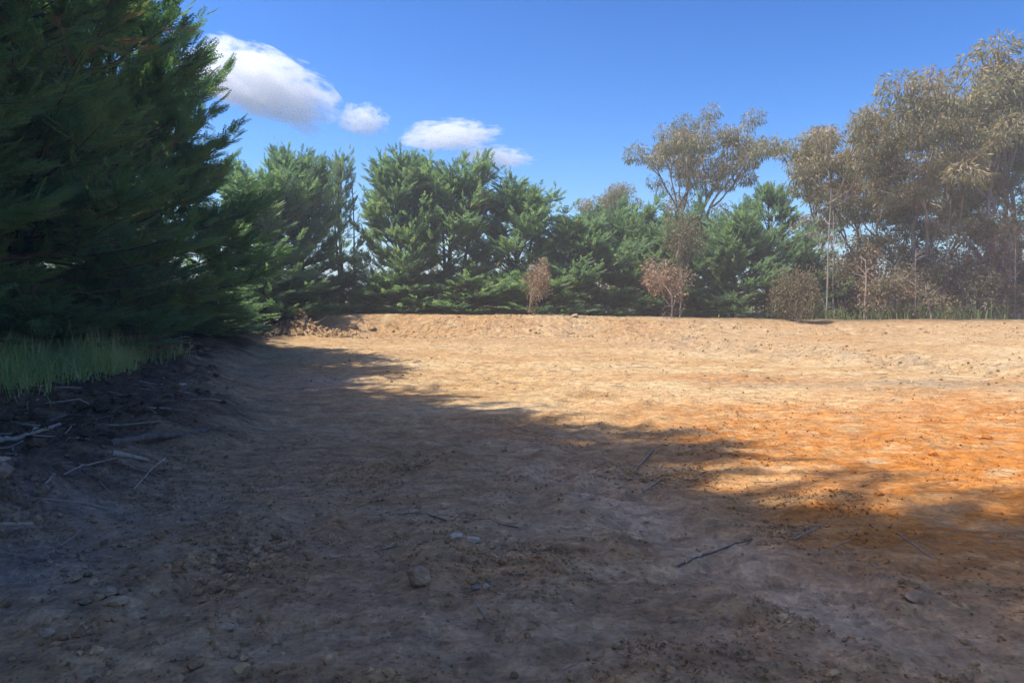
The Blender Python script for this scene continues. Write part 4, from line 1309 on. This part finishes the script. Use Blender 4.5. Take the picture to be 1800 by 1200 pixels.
# ------------------------------------------------------------------ clouds
def cloud_mat(name, dens):
    m, nt, out = new_mat(name)
    tc = N(nt, "ShaderNodeTexCoord")
    n1 = N(nt, "ShaderNodeTexNoise", Scale=3.6, Detail=9.0, Roughness=0.68)
    nt.links.new(tc.outputs['Object'], n1.inputs['Vector'])
    ln = N(nt, "ShaderNodeVectorMath", operation='LENGTH')
    nt.links.new(tc.outputs['Object'], ln.inputs[0])
    # 1 in the middle falling to 0 outside, eaten by the noise
    a = N(nt, "ShaderNodeMath", operation='SUBTRACT'); a.inputs[0].default_value = 1.02
    nt.links.new(ln.outputs['Value'], a.inputs[1])
    b = N(nt, "ShaderNodeMath", operation='MULTIPLY_ADD')
    nt.links.new(n1.outputs[0], b.inputs[0]); b.inputs[1].default_value = 4.2; b.inputs[2].default_value = -2.12
    c = N(nt, "ShaderNodeMath", operation='ADD')
    nt.links.new(a.outputs[0], c.inputs[0]); nt.links.new(b.outputs[0], c.inputs[1])
    mr = N(nt, "ShaderNodeMapRange"); mr.interpolation_type = 'SMOOTHSTEP'
    mr.inputs['From Min'].default_value = 0.0; mr.inputs['From Max'].default_value = 0.55
    mr.inputs['To Min'].default_value = 0.0; mr.inputs['To Max'].default_value = dens
    nt.links.new(c.outputs[0], mr.inputs['Value'])
    v = N(nt, "ShaderNodeVolumePrincipled")
    v.inputs['Color'].default_value = (.985, .985, .985, 1)
    v.inputs['Anisotropy'].default_value = 0.25
    nt.links.new(mr.outputs[0], v.inputs['Density'])
    nt.links.new(v.outputs[0], out.inputs['Volume'])
    try: m.cycles.volume_step_rate = 0.25
    except Exception: pass
    return m


CLOUD_Y = 1500.0
def cloud(px, py, w, h, tilt, seed, dens, label):
    c = at(px, py, CLOUD_Y)
    v, t = ico(3)
    k = np.array([mnoise.fractal(Vector(q) * 1.6 + Vector((seed * 7.7, 1, 2)), 1.0, 2.0, 3) for q in v])
    v = v * (1.0 + 0.26 * k)[:, None]
    low = v[:, 2] < -.35
    v[low, 2] = -.35 + (v[low, 2] + .35) * .55
    me = mesh_arrays("cloud", v, t, smooth=True)
    sc = CLOUD_Y / F
    o = link("cloud", me, cloud_mat("cloud_vapour", dens), None, c)
    o.scale = (w * .5 * sc * 1.12, w * .24 * sc, h * .5 * sc * 1.25)
    o.rotation_euler = (0, tilt, 0)
    o["label"] = label; o["category"] = "cloud"; o["group"] = "small white clouds above the left trees"
    return o


cloud(448, 146, 262, 112, math.radians(17), 1, .042, "largest white cloud, beside the dark left trees")
cloud(636, 213, 85, 52, math.radians(4), 2, .05, "small round wispy cloud right of the largest cloud")
cloud(788, 240, 165, 48, math.radians(-3), 3, .04, "flat white cloud above the centre-left cypresses")
cloud(868, 278, 125, 36, math.radians(2), 4, .04, "lowest flat cloud touching the tops of the cypresses")
cloud(530, 215, 75, 42, math.radians(28), 5, .03, "faint wisp hanging under the largest cloud")


# ------------------------------------------------------------------ air
def build_haze():
    m, nt, out = new_mat("thin_haze")
    v = N(nt, "ShaderNodeVolumePrincipled")
    v.inputs['Color'].default_value = (.93, .95, 1.0, 1)
    v.inputs['Density'].default_value = HAZE
    v.inputs['Anisotropy'].default_value = 0.45
    nt.links.new(v.outputs[0], out.inputs['Volume'])
    x0, x1, y0, y1, z0, z1 = -960, 960, -340, 1560, -8.0, 24.0
    V = np.array([(x, y, z) for z in (z0, z1) for y in (y0, y1) for x in (x0, x1)])
    T = np.array([(0, 2, 3, 1), (4, 5, 7, 6), (0, 1, 5, 4), (2, 6, 7, 3), (0, 4, 6, 2), (1, 3, 7, 5)])
    o = link("haze", mesh_arrays("haze", V, T), m)
    tag(o, "thin pale haze filling the air over the clearing", "haze", kind="stuff")


HAZE = 0.0024
build_haze()
